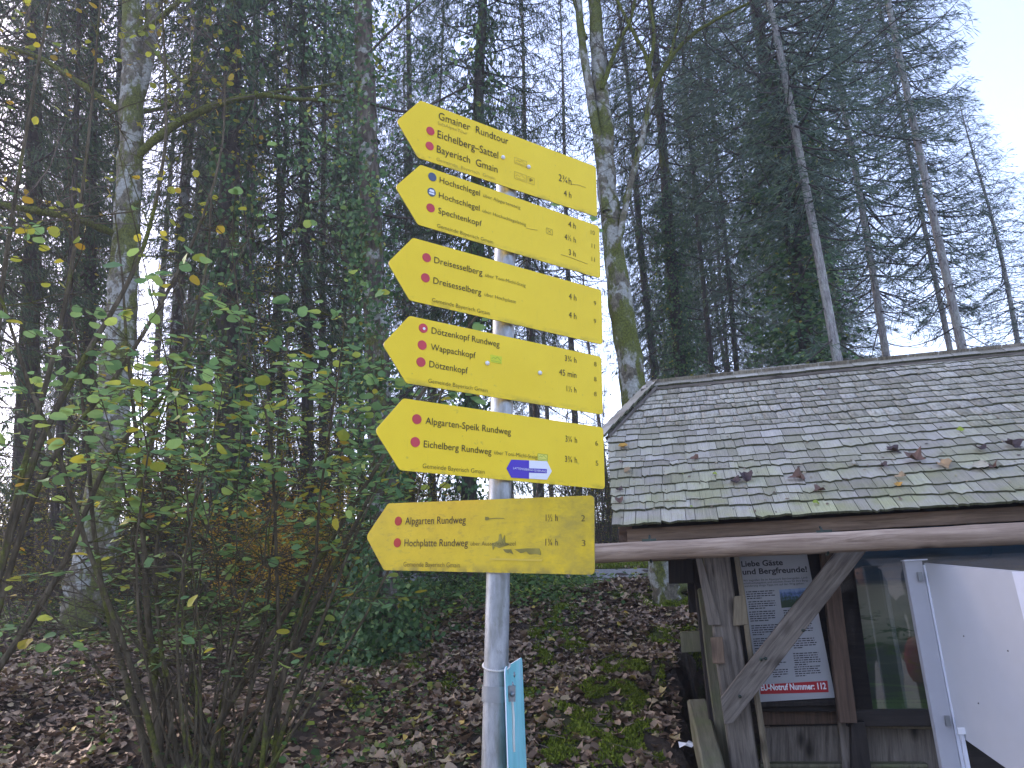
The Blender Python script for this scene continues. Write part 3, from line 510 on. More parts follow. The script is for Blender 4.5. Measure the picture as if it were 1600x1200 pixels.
th_h = math.atan2(HA[1], HA[0])
hut = empty('information_shelter', (HB[0], HB[1], 0), th_h, label='open timber information shelter with weathered shingle roof right of the pole', cat='shelter')
HM = Matrix.Translation((HB[0], HB[1], 0)) @ Matrix.Rotation(th_h, 4, 'Z'); HMI = HM.inverted()
def on_b(px, py, b_):          # local point where a sight line meets the upright plane b_ behind the eave
    p = hit(px, py, HB+HN*b_, HN); return HMI @ Vector(p)
cP, sP_ = math.cos(PITCH), math.sin(PITCH)
def rf(a, s, up=0): return Vector((a, s*cP-up*sP_, EAVE+s*sP_+up*cP))       # point on the front roof slope
RN = np.cross(HA, HN*cP+np.array([0, 0, 1])*sP_)
def on_roof(px, py):
    p = HMI @ Vector(hit(px, py, HB+np.array([0, 0, EAVE]), RN)); return p.x, p.y/cP
aV, sV = on_roof(950, 690); aR, sR = on_roof(1030, 606); aE = 0.0
RL = 6.2                                                    # right end of the hut
ridge_s = sR
def left_a(s): return aE+(aV-aE)*s/sV if s <= sV else aV+(aR-aV)*(s-sV)/(sR-sV)
# deck
roof = link('roof', mesh('roof', [rf(aE+.03, .02, -.04), rf(RL, .02, -.04), rf(RL, ridge_s, -.04), rf(aR, ridge_s, -.04), rf(aV+.03, sV, -.04),
        Vector((aR, 2*ridge_s*cP, 0))*0+Vector((RL, 2*ridge_s*cP, EAVE-.04)), Vector((aE+.03, 2*ridge_s*cP, EAVE-.04)), Vector((aV+.03, (2*ridge_s-sV)*cP, EAVE+sV*sP_-.04))],
        [(0, 1, 2, 3, 4), (3, 2, 5, 6, 7), (4, 3, 7)], M_brown), hut)
dk = roof.modifiers.new('thick', 'SOLIDIFY'); dk.thickness = .022; dk.offset = -1
def shingle_mesh(seed):
    g = np.random.default_rng(seed); t0, t1 = .013, .004
    xs_ = np.linspace(-.5, .5, 4); jag = g.normal(0, .006, 4)
    V = []
    for x, j in zip(xs_, jag): V += [(x, j, 0), (x, j, 1.0*t0), (x, .30, t1), (x, .30, 0)]
    F = [(k*4+q, k*4+(q+1) % 4, (k+1)*4+(q+1) % 4, (k+1)*4+q) for k in range(3) for q in range(4)]+[(3, 2, 1, 0), (12, 13, 14, 15)]
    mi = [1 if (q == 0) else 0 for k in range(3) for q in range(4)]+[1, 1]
    return mesh('shingle', V, F, [M_shin, M_butt], midx=mi)
SH = [shingle_mesh(k) for k in range(6)]
shn = []; nc = int(round(ridge_s/.107)); ex = ridge_s/nc*.992
for i in range(nc):
    s = i*ex; a = left_a(s)-.004; aend = RL
    while a < aend:
        w = rng.choice([.055, .07, .085, .10, .125])*rng.uniform(.9, 1.1)
        ac = a+w/2; sag = .014*math.sin(ac*1.9+i*1.3)+.008*math.sin(ac*4.1+i*2.1)
        dd = rng.normal(0, .004)+(.0 if i else -.035)
        shn.append((ac, s+sag*(i > 0)+sag*.4+dd, w-.003, rng.uniform(-.0015, .0015), i, rng.normal(0, .004)))
        a += w
def sh_matrix(ac, s, w, lift, i, rot):
    X = Vector((1, 0, 0)); Yv = Vector((0, cP, sP_)); N = Vector((0, -sP_, cP))
    m = Matrix((X, Yv, N)).transposed().to_4x4(); m.translation = rf(ac, s, .012+lift+.010)
    return m @ Matrix.Rotation(rot, 4, 'Z') @ Matrix.Rotation(-.055, 4, 'X') @ Matrix.Diagonal((w, 1, 1, 1))
def vis(t):
    p = HM @ rf(t[0], t[1]); return (p-Vector(EYE)).length+ (50 if t[0] > 2.25+.55*t[1]*.8 else 0)
shn.sort(key=vis)
for k, t in enumerate(shn[:300]): link('shingle', SH[k % 6], roof, sh_matrix(*t))
fa = Acc(); i0 = 0
for k, t in enumerate(shn[300:]):
    me = SH[k % 6]; mm = sh_matrix(*t); V = np.array([mm @ v.co for v in me.vertices]); F = np.array([tuple(p.vertices) for p in me.polygons]); fa.add(V, F, 0); fa.M[-1] = np.array([p.material_index for p in me.polygons])
tag(fa.obj('shingle_field', [M_shin, M_butt], roof), kind='stuff')
# back slope and hip: joined rows, hardly seen
fb = Acc()
for i in range(nc):
    for k in range(28):
        s = i*ex; z = EAVE+s*sP_+.02; y = 2*ridge_s*cP-s*cP; a0 = left_a(s)+k*(RL-left_a(s))/28; w = (RL-left_a(s))/28-.004
        V = [(a0, y, z), (a0+w, y, z), (a0+w, y-.2*cP, z+.2*sP_-.01), (a0, y-.2*cP, z+.2*sP_-.01), (a0, y, z-.016), (a0+w, y, z-.016)]
        fb.add(V, [(1, 0, 3, 2), (0, 1, 5, 4)])
Vv, Vr, Vb = rf(aV, sV), rf(aR, sR), Vector((aV, (2*ridge_s-sV)*cP, EAVE+sV*sP_))
for i in range(9):
    t0, t1 = i/9, (i+1.4)/9
    for k in range(12):
        u0, u1 = k/12, (k+.94)/12
        P = lambda t, u: (Vv.lerp(Vb, u)).lerp(Vr, min(t, 1)); q = [P(t0, u0), P(t0, u1), P(t1, u1), P(t1, u0)]
        up = Vector((-.012, 0, .02)); fb.add([q[0]+up*1.6, q[1]+up*1.6, q[2]+up*.6, q[3]+up*.6], [(0, 1, 2, 3)])
tag(fb.obj('rear_shingles', [M_shin], roof), kind='stuff')
# ridge caps: a row of boards standing a little above the ridge
n = 34
for i in range(n):
    a = aR-.10+i*(RL-aR)/n; w = (RL-aR)/n*1.02
    m = Matrix((Vector((1, 0, 0)), Vector((0, cP, sP_)), Vector((0, -sP_, cP)))).transposed().to_4x4(); m.translation = rf(a+w/2, ridge_s-.085+rng.normal(0, .003), .040+.003*(i % 2))
    link('ridge_shingle', SH[i % 6], roof, m @ Matrix.Rotation(rng.normal(0, .012)+.012, 4, 'Z') @ Matrix.Rotation(.03, 4, 'X') @ Matrix.Diagonal((w, .47, 1.2, 1)))
    if False: link('ridge_shingle', SH[i % 3], roof, Matrix.Translation((0, .012, 0)) @ m @ Matrix.Translation((.01, .165, -.006)) @ Matrix.Rotation(math.pi/2*.9, 4, 'X') @ Matrix.Diagonal((w*1.9, .3, 1, 1)))
link('ridge_batten', box_mesh('ridge_batten', RL-aR+.15, .03, .022, M_grey, .003, seg=20, wob=.002), roof, Matrix.Translation(rf((RL+aR)/2-.07, ridge_s-.105, .032)) )
# hip caps, long boards lying across the hip line
hv = (Vr-Vv); hl = hv.length; hd = hv.normalized()
hc = np.cross(np.array(Vb-Vv), np.array(Vr-Vv)); hn = Vector(hc).normalized(); 
if hn.z < 0: hn = -hn
nrm = (Vector((0, -sP_, cP))*.75+hn*.6).normalized()
side = nrm.cross(hd).normalized()
if side.x > 0: side = -side
for i in range(8):
    c0 = Vv+hd*(hl*(i/8)-.02)
    X = -side; N = (nrm+hd*-.12).normalized(); Yv = N.cross(X); 
    m = Matrix((X, Yv, N)).transposed().to_4x4(); m.translation = c0+nrm*.045+side*.055
    link('hip_shingle', SH[i % 6], roof, m @ Matrix.Diagonal((.155, hl/8/.30*1.35, 1.3, 1)))
p0 = Vv+nrm*.030-side*.03; p1 = Vr+nrm*.030-side*.03
beam('hip_batten', p0, p1, .02, .02, M_grey, roof, nrm)

# fascia, rafters, plate
zf = EAVE
fl0 = on_b(975, 838, .05); fl1 = on_b(1600, 791, .05)
beam('fascia_board', (.07, .05, zf-.048), (RL, .05, zf-.048), .028, .072, M_fascia, hut, bev=.003)
beam('end_block', (.045, .06, zf-.075), (.045, .50, zf-.075), .05, .12, M_brown, hut)
for i in range(9):
    a = .35+i*.72
    beam('rafter', rf(a, .06, -.115), rf(a, ridge_s-.05, -.115), .06, .09, M_brown, hut, (0, -1, 1))
beam('wall_plate', (.3, .36, zf+.10), (RL, .36, zf+.10), .10, .12, M_brown, hut)
# soffit boards close the eave
for k in range(5):
    beam('soffit_board', (.1, .10+.13*k, zf+.018+.093*k), (RL, .10+.13*k, zf+.018+.093*k), .12, .012, M_dark, hut, (0, -.6, .8), bev=0, wob=0)
# round log along the eave
g0 = on_b(931, 865, -.10); g1 = on_b(1600, 833.5, -.10); gd = (g1-g0); r_l = .0
A0 = g0-gd*.10; A1 = g0+gd*1.75
r_l = .052
tt = np.linspace(0, 1, 40); P = np.array([A0.lerp(A1, t) for t in tt]); rr = r_l*(1+.03*np.sin(tt*23)+.02*np.sin(tt*61))*(.97+.06*tt)
P = np.concatenate([P[:1], P, P[-1:]]); rr = np.concatenate([[.001], rr, [.001]])
m_ = basis(gd); V, F = tube_arrays(P-np.array(A0), rr, 22, rough=.006, seed=3)
V = (np.array(m_.inverted().to_3x3()) @ V.T).T
lg = link('eave_log', mesh('eave_log', V, F, M_log, True), hut, Matrix.Translation(A0) @ m_)
for px in (1016, 1290, 1700):
    q = on_b(px, 866-(px-931)*.047, -.10); 
    V, F = tube_arrays([(0, r*math.cos(a)*1.0, r*math.sin(a)) for r, a in [(r_l+.004, x) for x in np.linspace(-2.2, 1.4, 14)]]+[(0, .09, .09)], .006, 6)
    st = link('iron_strap', mesh('iron_strap', V, F, M_iron, True), hut, Matrix.Translation(q))
    link('strap_head', box_mesh('strap_head', .075, .012, .012, M_iron, .002), st, Matrix.Translation((0, -.01, r_l+.008)))

# front corner post, with its brace and blocks
p0 = on_b(1120, 862, .36); p1 = on_b(1167, 1230, .36)
def post(name, b_, t, bo, w, d, mat, zt=None, zb=None):
    q0, q1 = on_b(*t, b_), on_b(*bo, b_); dz = (q0-q1)/(q0.z-q1.z)
    if zt is not None: q0 = q0+dz*(zt-q0.z)
    if zb is not None: q1 = q1+dz*(zb-q1.z)
    return beam(name, q1, q0, w, d, mat, hut, (0, -1, 0), bev=.008, wob=.006)
post('corner_post', .34, (1119, 870), (1163, 1200), .145, .14, M_grey, EAVE+.05, -.05)
post('post_facing', .245, (1135, 870), (1182, 1200), .030, .03, M_pale, EAVE-.02, -.05).location.x += .055
post('side_board', .40, (1101, 862), (1147, 1200), .035, .12, M_mossy, EAVE, -.05)
post('rear_post', .62, (1096, 862), (1133, 1200), .13, .12, M_dark, EAVE, -.05).location.x -= .0
post('rear_post_facing', .56, (1104, 930), (1138, 1200), .10, .03, M_mossy, 1.62, -.05)
def slab(name, b_, pts, th_, mat, grain=None):
    q = [on_b(x, y, b_) for x, y in pts]; gx = (q[1]-q[0]) if grain is None else (on_b(*grain[1], b_)-on_b(*grain[0], b_))
    ang = math.atan2(gx.z, gx.x); m = Matrix.Translation(q[0]) @ Matrix.Rotation(-ang, 4, 'Y')
    mi = m.inverted(); P = [mi @ v for v in q]
    o = plate(name, [(v.x, v.z) for v in P], th_, mat, hut, m)
    bv = o.modifiers.new('bevel', 'BEVEL'); bv.width = .004; bv.segments = 2
    return o
slab('diagonal_brace', .16, [(1126, 1091), (1310, 858), (1364, 848), (1145, 1131), (1132, 1132)], .05, M_grey, [(1130, 1110), (1335, 853)])
slab('brown_block', .225, [(1146, 978), (1147, 932), (1165, 930), (1169, 976)], .05, M_pale, [(1147, 978), (1148, 930)])
slab('facing_board', .25, [(1107, 977), (1085, 862), (1093, 862), (1128, 977)], .02, M_grey, [(1110, 977), (1090, 870)])
slab('painted_block', .235, [(1114, 1037), (1110, 996), (1129, 995), (1133, 1037)], .02, M_fascia, [(1112, 1037), (1110, 996)])
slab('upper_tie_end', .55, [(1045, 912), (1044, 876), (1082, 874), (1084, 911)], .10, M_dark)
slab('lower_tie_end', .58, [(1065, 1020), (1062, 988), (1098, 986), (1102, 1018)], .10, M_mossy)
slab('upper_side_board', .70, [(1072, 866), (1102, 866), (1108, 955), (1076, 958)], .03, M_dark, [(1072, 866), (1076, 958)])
def screw_on(b_, px, py, r=.009):
    q = on_b(px, py, b_); V, F = tube_arrays([q+Vector((0, .01, 0)), q+Vector((0, -.004, 0)), q+Vector((0, -.009, 0))], [r, r, .001], 8); link('bolt_head', mesh('bolt_head', V, F, M_iron, True), hut)
for px, py in ((1156, 1088), (1189, 1030), (1196, 1029), (1255, 985)): screw_on(.157, px, py)
# poster board
M_posterpaper = flat('poster paper', (.33, .35, .37), .35, 0, .5, .06); M_print = flat('poster print', (.03, .03, .035), .6); M_redband = flat('poster red band', (.42, .012, .02), .4)
bp = .50
q0 = on_b(1151, 862, bp); q1 = on_b(1270, 862, bp); q2 = on_b(1305, 1090, bp); q3 = on_b(1187, 1097, bp)
ang = math.atan2((q2-q3).z, (q2-q3).x); hgt = (q0-q3).length; wid = (q2-q3).length
post_m = Matrix.Translation(q3) @ Matrix.Rotation(-ang, 4, 'Y')
poster = link('notice_poster', mesh('notice_poster', [(0, 0, 0), (wid, 0, 0), (wid, 0, hgt+.08), (0, 0, hgt+.08), (0, .012, 0), (wid, .012, 0), (wid, .012, hgt+.08), (0, .012, hgt+.08)], [(0, 1, 2, 3), (7, 6, 5, 4), (0, 4, 5, 1), (1, 5, 6, 2), (2, 6, 7, 3), (3, 7, 4, 0)], M_posterpaper), hut, post_m)
PMI = (HM @ post_m).inverted()
def on_poster(px, py):
    o = np.array((HM @ post_m).translation); p = PMI @ Vector(hit(px, py, o, HN)); return p.x, p.z
def c8(x, y): return x/4.286+1140, y/4.286+850       # poster detail measured on an enlarged view
def ptext(t, x0, y0, x1, y1, cap, mat, off=0, y=-.0012, nm='lettering'):
    a = on_poster(*c8(x0, y0)); c_ = on_poster(*c8(x1, y1)); t_ = on_poster(*c8(x0, y0-cap))
    rot = Matrix.Rotation(-math.atan2(c_[1]-a[1], c_[0]-a[0]), 4, 'Y')
    text_item(t, mat, poster, Matrix.Translation((a[0], y, a[1])) @ rot, math.hypot(c_[0]-a[0], c_[1]-a[1]), abs(t_[1]-a[1]), off=off, name=nm)
ptext('Liebe Gäste', 80, 152, 358, 140, 36, M_print, .022); ptext('und Bergfreunde!', 88, 205, 520, 186, 36, M_print, .022)
ptext('Wir begrüßen Sie im Alpenpark Berchtesgaden, Land-', 92, 252, 525, 230, 13, M_print)
ptext('schaftsschutzgebiet und möchten Ihnen für Ihre Berg-', 95, 270, 528, 249, 13, M_print); ptext('wanderung einige Tipps mit auf den Weg geben:', 99, 288, 500, 269, 13, M_print)
def pquad(pts, y, mat, nm, th_=.0006): return plate(nm, [on_poster(*c8(*p)) for p in pts], th_, mat, poster, None, y)
pquad([(200, 942), (655, 915), (663, 992), (207, 1006)], -.001, M_redband, 'red_band')
ptext('EU-Notruf Nummer: 112', 210, 980, 648, 970, 40, M_white, .03, -.0022)
M_pic, nt, b = mat_new('mountain picture', .4)
sx = nt.nodes.new('ShaderNodeSeparateXYZ'); nt.links.new(coords(nt, 'Generated'), sx.inputs[0]); n1 = noise_n(nt, coords(nt, 'Generated', (3, 1, 2)), 3, 6)
ad = nd(nt, 'Math', operation='ADD'); nt.links.new(sx.outputs[2], ad.inputs[0]); nt.links.new(maprange(nt, n1, .3, .7, -.25, .25), ad.inputs[1])
nt.links.new(ramp(nt, [(.35, (.03, .06, .03)), (.55, (.04, .09, .10)), (.7, (.07, .14, .30)), (.95, (.20, .30, .48))], ad.outputs[0]), b.inputs['Base Color'])
pquad([(332, 306), (520, 293), (540, 412), (348, 428)], -.001, M_pic, 'printed_picture')
def textblock(x0, y0, x1, rows, lh=15, nm='fine_print'):
    V = []; F = []
    for r in range(rows):
        y = y0+r*lh; x = x0+r*2.4; xe = x1+r*2.4-(rng.uniform(0, 25) if r < rows-1 else rng.uniform(60, 110))
        while x < xe:
            w = rng.uniform(8, 34); w = min(w, xe-x); sl = -.05
            q = [on_poster(*c8(xx, y+(xx-x0)*sl+dy)) for xx, dy in ((x, 0), (x+w, 0), (x+w, -6.5), (x, -6.5))]
            k = len(V); V += [(p[0], -.0008, p[1]) for p in q]; F.append((k, k+1, k+2, k+3)); x += w+5
    o = link(nm, mesh(nm, V, F, M_print), poster)
for (x0, y0, x1, rows) in ((110, 325, 305, 4), (125, 392, 310, 4), (130, 460, 318, 5), (145, 552, 330, 5), (158, 640, 335, 4), (168, 705, 340, 3), (262, 800, 395, 2), (285, 848, 400, 4), (360, 450, 530, 3), (372, 545, 560, 5), (420, 640, 590, 5), (425, 738, 605, 6), (432, 828, 610, 5)):
    textblock(x0, y0, x1, rows)
slab('poster_frame_side', .49, [(1288, 862), (1302, 862), (1337, 1100), (1306, 1100)], .04, M_dark, [(1290, 862), (1325, 1100)])
slab('poster_frame_side', .485, [(1136, 862), (1150, 862), (1188, 1100), (1176, 1100)], .03, M_dark, [(1140, 862), (1180, 1100)])
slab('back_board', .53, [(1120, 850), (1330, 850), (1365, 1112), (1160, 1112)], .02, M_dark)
slab('poster_frame_rail', .487, [(1185, 1106), (1184, 1098), (1322, 1092), (1324, 1101)], .03, M_dark)
slab('middle_post', .42, [(1282, 858), (1306, 858), (1340, 1130), (1312, 1130)], .07, M_brown, [(1290, 860), (1325, 1130)])
slab('lower_plank', .60, [(1188, 1133), (1186, 1100), (1318, 1096), (1322, 1131)], .03, M_brown)
slab('bench_plank', .64, [(1190, 1250), (1188, 1136), (1340, 1133), (1352, 1250)], .03, M_grey)
slab('bench_plank', .64, [(1350, 1250), (1342, 1134), (1462, 1136), (1480, 1250)], .03, M_grey)
slab('bench_ledge', .57, [(1345, 1137), (1343, 1131), (1462, 1133), (1463, 1140)], .10, M_pale)
slab('bench_ledge', .57, [(1188, 1200), (1188, 1194), (1450, 1194), (1451, 1200)], .10, M_mossy)
slab('short_leg', .45, [(1332, 1250), (1330, 1128), (1352, 1128), (1368, 1250)], .06, M_dark, [(1331, 1130), (1350, 1250)])
slab('short_leg_side', .52, [(1322, 1250), (1310, 1128), (1331, 1128), (1342, 1250)], .04, M_grey, [(1315, 1130), (1330, 1250)])
# landscape panel behind glass
M_land, nt, b = mat_new('landscape print', .5, 0, .3)
sx = nt.nodes.new('ShaderNodeSeparateXYZ'); nt.links.new(coords(nt, 'Generated'), sx.inputs[0])
n1 = noise_n(nt, coords(nt, 'Generated', (2.2, 1, 5)), 1.6, 7, .62, .6); n2 = noise_n(nt, coords(nt, 'Generated', (9, 1, 8)), 2.6, 7, .7, .8)
ad = nd(nt, 'Math', operation='ADD'); nt.links.new(sx.outputs[2], ad.inputs[0]); nt.links.new(maprange(nt, n1, .3, .7, -.10, .10), ad.inputs[1])
c = ramp(nt, [(.0, (.03, .075, .02)), (.10, (.035, .085, .02)), (.13, (.02, .03, .02)), (.26, (.03, .045, .03)), (.36, (.12, .13, .08)), (.52, (.26, .24, .17)), (.66, (.30, .27, .20)), (.72, (.10, .11, .11)), (.78, (.02, .06, .10)), (.86, (.03, .11, .20)), (1, (.03, .11, .22))], ad.outputs[0])
veg = ramp(nt, [(.3, (.008, .014, .006)), (.7, (.03, .07, .012))], n2)
mu = nd(nt, 'Math', operation='MULTIPLY'); nt.links.new(maprange(nt, n2, .52, .60), mu.inputs[0]); nt.links.new(maprange(nt, sx.outputs[2], .60, .45), mu.inputs[1])
c = mixc(nt, mu.outputs[0], c, veg); nt.links.new(c, b.inputs['Base Color'])
bl = .56; l0 = on_b(1290, 850, bl); l1 = on_b(1337, 1108, bl); zt_, zb_ = l0.z+.07, l1.z
aL0, aL1 = l0.x, 4.6
link('landscape_panel', mesh('landscape_panel', [(l1.x-.09, bl, zb_), (aL1, bl, zb_), (aL1, bl, zt_), (l1.x-.09, bl, zt_)], [(0, 1, 2, 3)], M_land), hut)
text_item('Grüß Gott', M_lime, hut, Matrix.Translation((l1.x+.03, bl-.003, zb_+.028)), .09, .012) if False else None
V = []; F = []
for r, z in enumerate((zb_+.045, zb_+.028)):
    x = l1.x+.06+.05*r
    while x < l1.x+.55:
        w = rng.uniform(.008, .03); k = len(V); V += [(x, bl-.002, z), (x+w, bl-.002, z), (x+w, bl-.002, z+.007), (x, bl-.002, z+.007)]; F.append((k, k+1, k+2, k+3)); x += w+.006
link('fine_print', mesh('fine_print', V, F, flat('dark green print', (.015, .04, .008), .5)), hut)
M_glass = bpy.data.materials.new('showcase glass'); M_glass.use_nodes = True; nt = M_glass.node_tree; nt.nodes.clear()
o_ = nt.nodes.new('ShaderNodeOutputMaterial'); mx = nt.nodes.new('ShaderNodeMixShader'); tr = nt.nodes.new('ShaderNodeBsdfTransparent'); gl = nt.nodes.new('ShaderNodeBsdfGlossy')
gl.inputs['Roughness'].default_value = .02; tr.inputs[0].default_value = (.86, .90, .90, 1); mx.inputs[0].default_value = .13
nt.links.new(tr.outputs[0], mx.inputs[1]); nt.links.new(gl.outputs[0], mx.inputs[2]); nt.links.new(mx.outputs[0], o_.inputs[0])
link('glass_pane', mesh('glass_pane', [(l1.x-.10, bl-.03, zb_), (aL1, bl-.03, zb_), (aL1, bl-.03, zt_), (l1.x-.10, bl-.03, zt_)], [(0, 1, 2, 3)], M_glass), hut)
beam('showcase_sill', (l1.x-.07, bl-.03, zb_-.040), (aL1, bl-.03, zb_-.040), .07, .08, M_dark, hut)
beam('showcase_head', (l1.x-.20, bl-.03, zt_+.03), (aL1, bl-.03, zt_+.03), .07, .07, M_dark, hut)
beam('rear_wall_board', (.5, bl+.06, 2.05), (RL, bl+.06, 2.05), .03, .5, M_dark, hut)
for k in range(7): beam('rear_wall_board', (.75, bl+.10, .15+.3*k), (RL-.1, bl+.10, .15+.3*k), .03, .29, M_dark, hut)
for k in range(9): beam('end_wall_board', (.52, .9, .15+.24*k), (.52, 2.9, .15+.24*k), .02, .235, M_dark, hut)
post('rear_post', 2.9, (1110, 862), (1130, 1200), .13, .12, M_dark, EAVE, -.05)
beam('corner_post', (RL-.2, .36, -.05), (RL-.2, .36, EAVE), .14, .14, M_grey, hut, (0, -1, 0))

# mossy retaining plank left of the shelter
k0 = at(1090, 1106, 5.05); k1 = at(1113, 1200, 4.35); k0 = Vector(k0); k1 = Vector(k1); dv = (k1-k0)
rp = empty('retaining_plank', (k0.x, k0.y, k0.z-.12), label='mossy retaining plank on edge along the left side of the shelter', cat='plank')
e0, e1 = k0, k0+dv*1.9
w_ = .115
bmx = beam('plank', Vector((0, 0, .08)), Vector((e1-e0))+Vector((0, 0, .08)), w_, .20, M_mossy, rp, bev=.012, wob=.006)

# ------------------------------------------------------------------ white open door of the showcase
M_wht = flat('white coated panel', (.41, .43, .46), .45, 0, .4, .03); M_wht2 = flat('off white frame', (.37, .38, .41), .4, 0, .4, .04); M_alu = flat('aluminium profile', (.62, .66, .74), .4, .15, .5, .1)
wd = empty('white_door', HM @ Vector(on_b(1440, 880, .06)), th_h, label='white panel door standing open in front of the glass showcase, cut off by the frame', cat='door')
W0 = wd.location.copy(); WMI = (Matrix.Translation(W0) @ Matrix.Rotation(th_h, 4, 'Z')).inverted()
def wl(px, py, n_, p): return WMI @ Vector(hit(px, py, np.array(p), np.array(n_)))
# door leaf turned out towards the viewer
dirn = Vector(HN)*-1+Vector(HA)*.26; dirn.normalize(); nn = np.array([-dirn.y, dirn.x, 0])
def on_leaf(px, py): return wl(px, py, nn, W0)
L4 = [on_leaf(1444, 880), on_leaf(1489, 1142), on_leaf(1583, 1208), on_leaf(1640, 1250), on_leaf(1640, 897)]
tn = (WMI.to_3x3() @ Vector(nn)).normalized()
if (WMI.to_3x3() @ (Vector(EYE)-W0)).dot(tn) > 0: tn = -tn
def thick(name, P, t, mat, parent):
    n = len(P); V = [tuple(p) for p in P]+[tuple(p+tn*t) for p in P]
    return link(name, mesh(name, V, [tuple(range(n)), tuple(range(2*n-1, n-1, -1))]+[(i, i+n, (i+1) % n+n, (i+1) % n) for i in range(n)], mat), parent)
thick('door_leaf', L4, .018, M_wht, wd)
so = -tn*.006
thick('door_stile', [on_leaf(1583, 893)+so, on_leaf(1650, 1160)+so, on_leaf(1672, 1160)+so, on_leaf(1603, 893)+so], .03, M_alu, wd)
for px, py in ((1506, 994), (1575, 1017), (1529, 1099)):
    q = on_leaf(px, py); V, F = tube_arrays([q, q-tn*.003], [.004, .002], 6); link('screw_head', mesh('screw_head', V, F, M_dark), wd)
# frame post facing the front, with the narrow profile and the hinges
fz = -1.25
u = lambda px, py, b_: (WMI @ (HM @ on_b(px, py, b_)))
f0_, f1_ = u(1413, 877, .04), u(1441, 880, .04)
link('frame_post', box_mesh('frame_post', f1_.x-f0_.x, .05, -fz, M_wht2, .003, ((f1_.x+f0_.x)/2, f0_.y+.025, f0_.z+fz/2)), wd)
link('frame_cap', box_mesh('frame_cap', f1_.x-f0_.x+.03, .06, .006, M_alu, .001, ((f1_.x+f0_.x)/2+.012, f0_.y+.026, f0_.z+.004)), wd)
link('hinge_profile', box_mesh('hinge_profile', .014, .016, -fz-.02, M_alu, .003, (f1_.x+.009, f1_.y+.0, f0_.z+fz/2-.012)), wd)
for py in (901, 1126):
    q = u(1437+(py-900)*.19, py, .03); link('hinge', box_mesh('hinge', .022, .012, .045, M_steel, .003), wd, Matrix.Translation(q+Vector((0, -.006, 0))))
a_ = u(1490, 1140, .0); link('lower_profile', box_mesh('lower_profile', .016, .02, .5, M_alu, .003), wd, Matrix.Translation(a_+Vector((.025, -.02, -.25))))
link('label_sticker', box_mesh('label_sticker', .045, .002, .03, M_white, 0), wd, Matrix.Translation(a_+Vector((.03, -.035, .0))))

# ------------------------------------------------------------------ vegetation materials
M_needle = leafmat('spruce needles', [(0, (.020, .045, .022)), (.4, (.036, .078, .032)), (.75, (.060, .11, .040)), (1, (.10, .15, .05))], .22, .6)
M_needle_b = leafmat('brownish needles', [(0, (.03, .03, .012)), (.5, (.055, .06, .02)), (1, (.10, .085, .03))], .22, .6)
M_twig = flat('dead twigs', (.06, .047, .036), .9, var=.4)
M_twig_pale = flat('pale dry twigs', (.12, .095, .07), .9, var=.4)
M_bark_s = bark('spruce bark', (.085, .065, .055), (.15, .125, .11), moss=.15, lichen=.2, furrow=14, stretch=.5)
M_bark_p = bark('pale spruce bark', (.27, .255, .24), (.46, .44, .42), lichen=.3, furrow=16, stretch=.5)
M_bark_d = bark('dark bark', (.055, .045, .036), (.10, .085, .07), moss=.25, furrow=14, stretch=.3)
M_bark_b = bark('grey bark with moss and lichen', (.135, .118, .085), (.25, .225, .17), moss=.62, lichen=.65, furrow=18, stretch=.8)
M_bark_h = bark('hazel bark', (.085, .068, .042), (.165, .135, .09), moss=.3, lichen=0, furrow=24, stretch=.25)
M_bark_r = bark('furrowed brown bark', (.10, .08, .062), (.20, .17, .14), moss=.3, lichen=.1, furrow=16, stretch=.22)
M_mossb = bark('mossy branch bark', (.10, .09, .04), (.17, .15, .09), moss=1.5, furrow=18)
M_ivy = leafmat('ivy leaves', [(0, (.025, .07, .025)), (.45, (.05, .13, .042)), (.85, (.10, .20, .065)), (.97, (.17, .26, .07)), (1, (.35, .30, .03))], .2, .55, .25)
M_hazel = leafmat('hazel leaves', [(0, (.10, .23, .09)), (.4, (.17, .33, .13)), (.74, (.25, .42, .13)), (.90, (.38, .47, .09)), (.97, (.52, .43, .05)), (1, (.34, .18, .03))], .5, .55)
M_hazel_y = leafmat('yellowing leaves', [(0, (.16, .25, .05)), (.4, (.32, .36, .05)), (.8, (.50, .42, .04)), (1, (.40, .24, .03))], .5, .55)
M_under = leafmat('undergrowth leaves', [(0, (.035, .07, .02)), (.45, (.07, .12, .03)), (.75, (.16, .17, .03)), (.92, (.35, .28, .03)), (1, (.40, .16, .03))], .4, .6)
M_orange = leafmat('orange beech leaves', [(0, (.50, .24, .03)), (.5, (.68, .36, .04)), (.8, (.72, .52, .06)), (1, (.45, .20, .05))], .45, .6)
M_yel = leafmat('yellow maple leaves', [(0, (.30, .28, .03)), (.6, (.52, .42, .04)), (1, (.25, .28, .04))], .45, .6)
M_cover = leafmat('ground cover leaves', [(0, (.03, .08, .02)), (.5, (.06, .14, .03)), (.85, (.13, .22, .04)), (1, (.30, .32, .04))], .35, .55)
M_litter = leafmat('dead leaves', [(0, (.07, .042, .028)), (.25, (.155, .094, .060)), (.5, (.26, .168, .110)), (.72, (.34, .23, .15)), (.88, (.38, .27, .17)), (.955, (.40, .30, .17)), (.985, (.42, .30, .06)), (1, (.15, .19, .05))], 0, .62, .35)
M_mossg, nt, b = mat_new('ground moss', .95, 0, .1)
gm = nt.nodes.new('ShaderNodeNewGeometry'); nt.links.new(ramp(nt, [(0, (.05, .075, .010)), (.5, (.12, .165, .02)), (1, (.23, .28, .035))], gm.outputs['Random Per Island']), b.inputs['Base Color'])
M_grassb, nt, b = mat_new('short grass', .8, 0, .2)
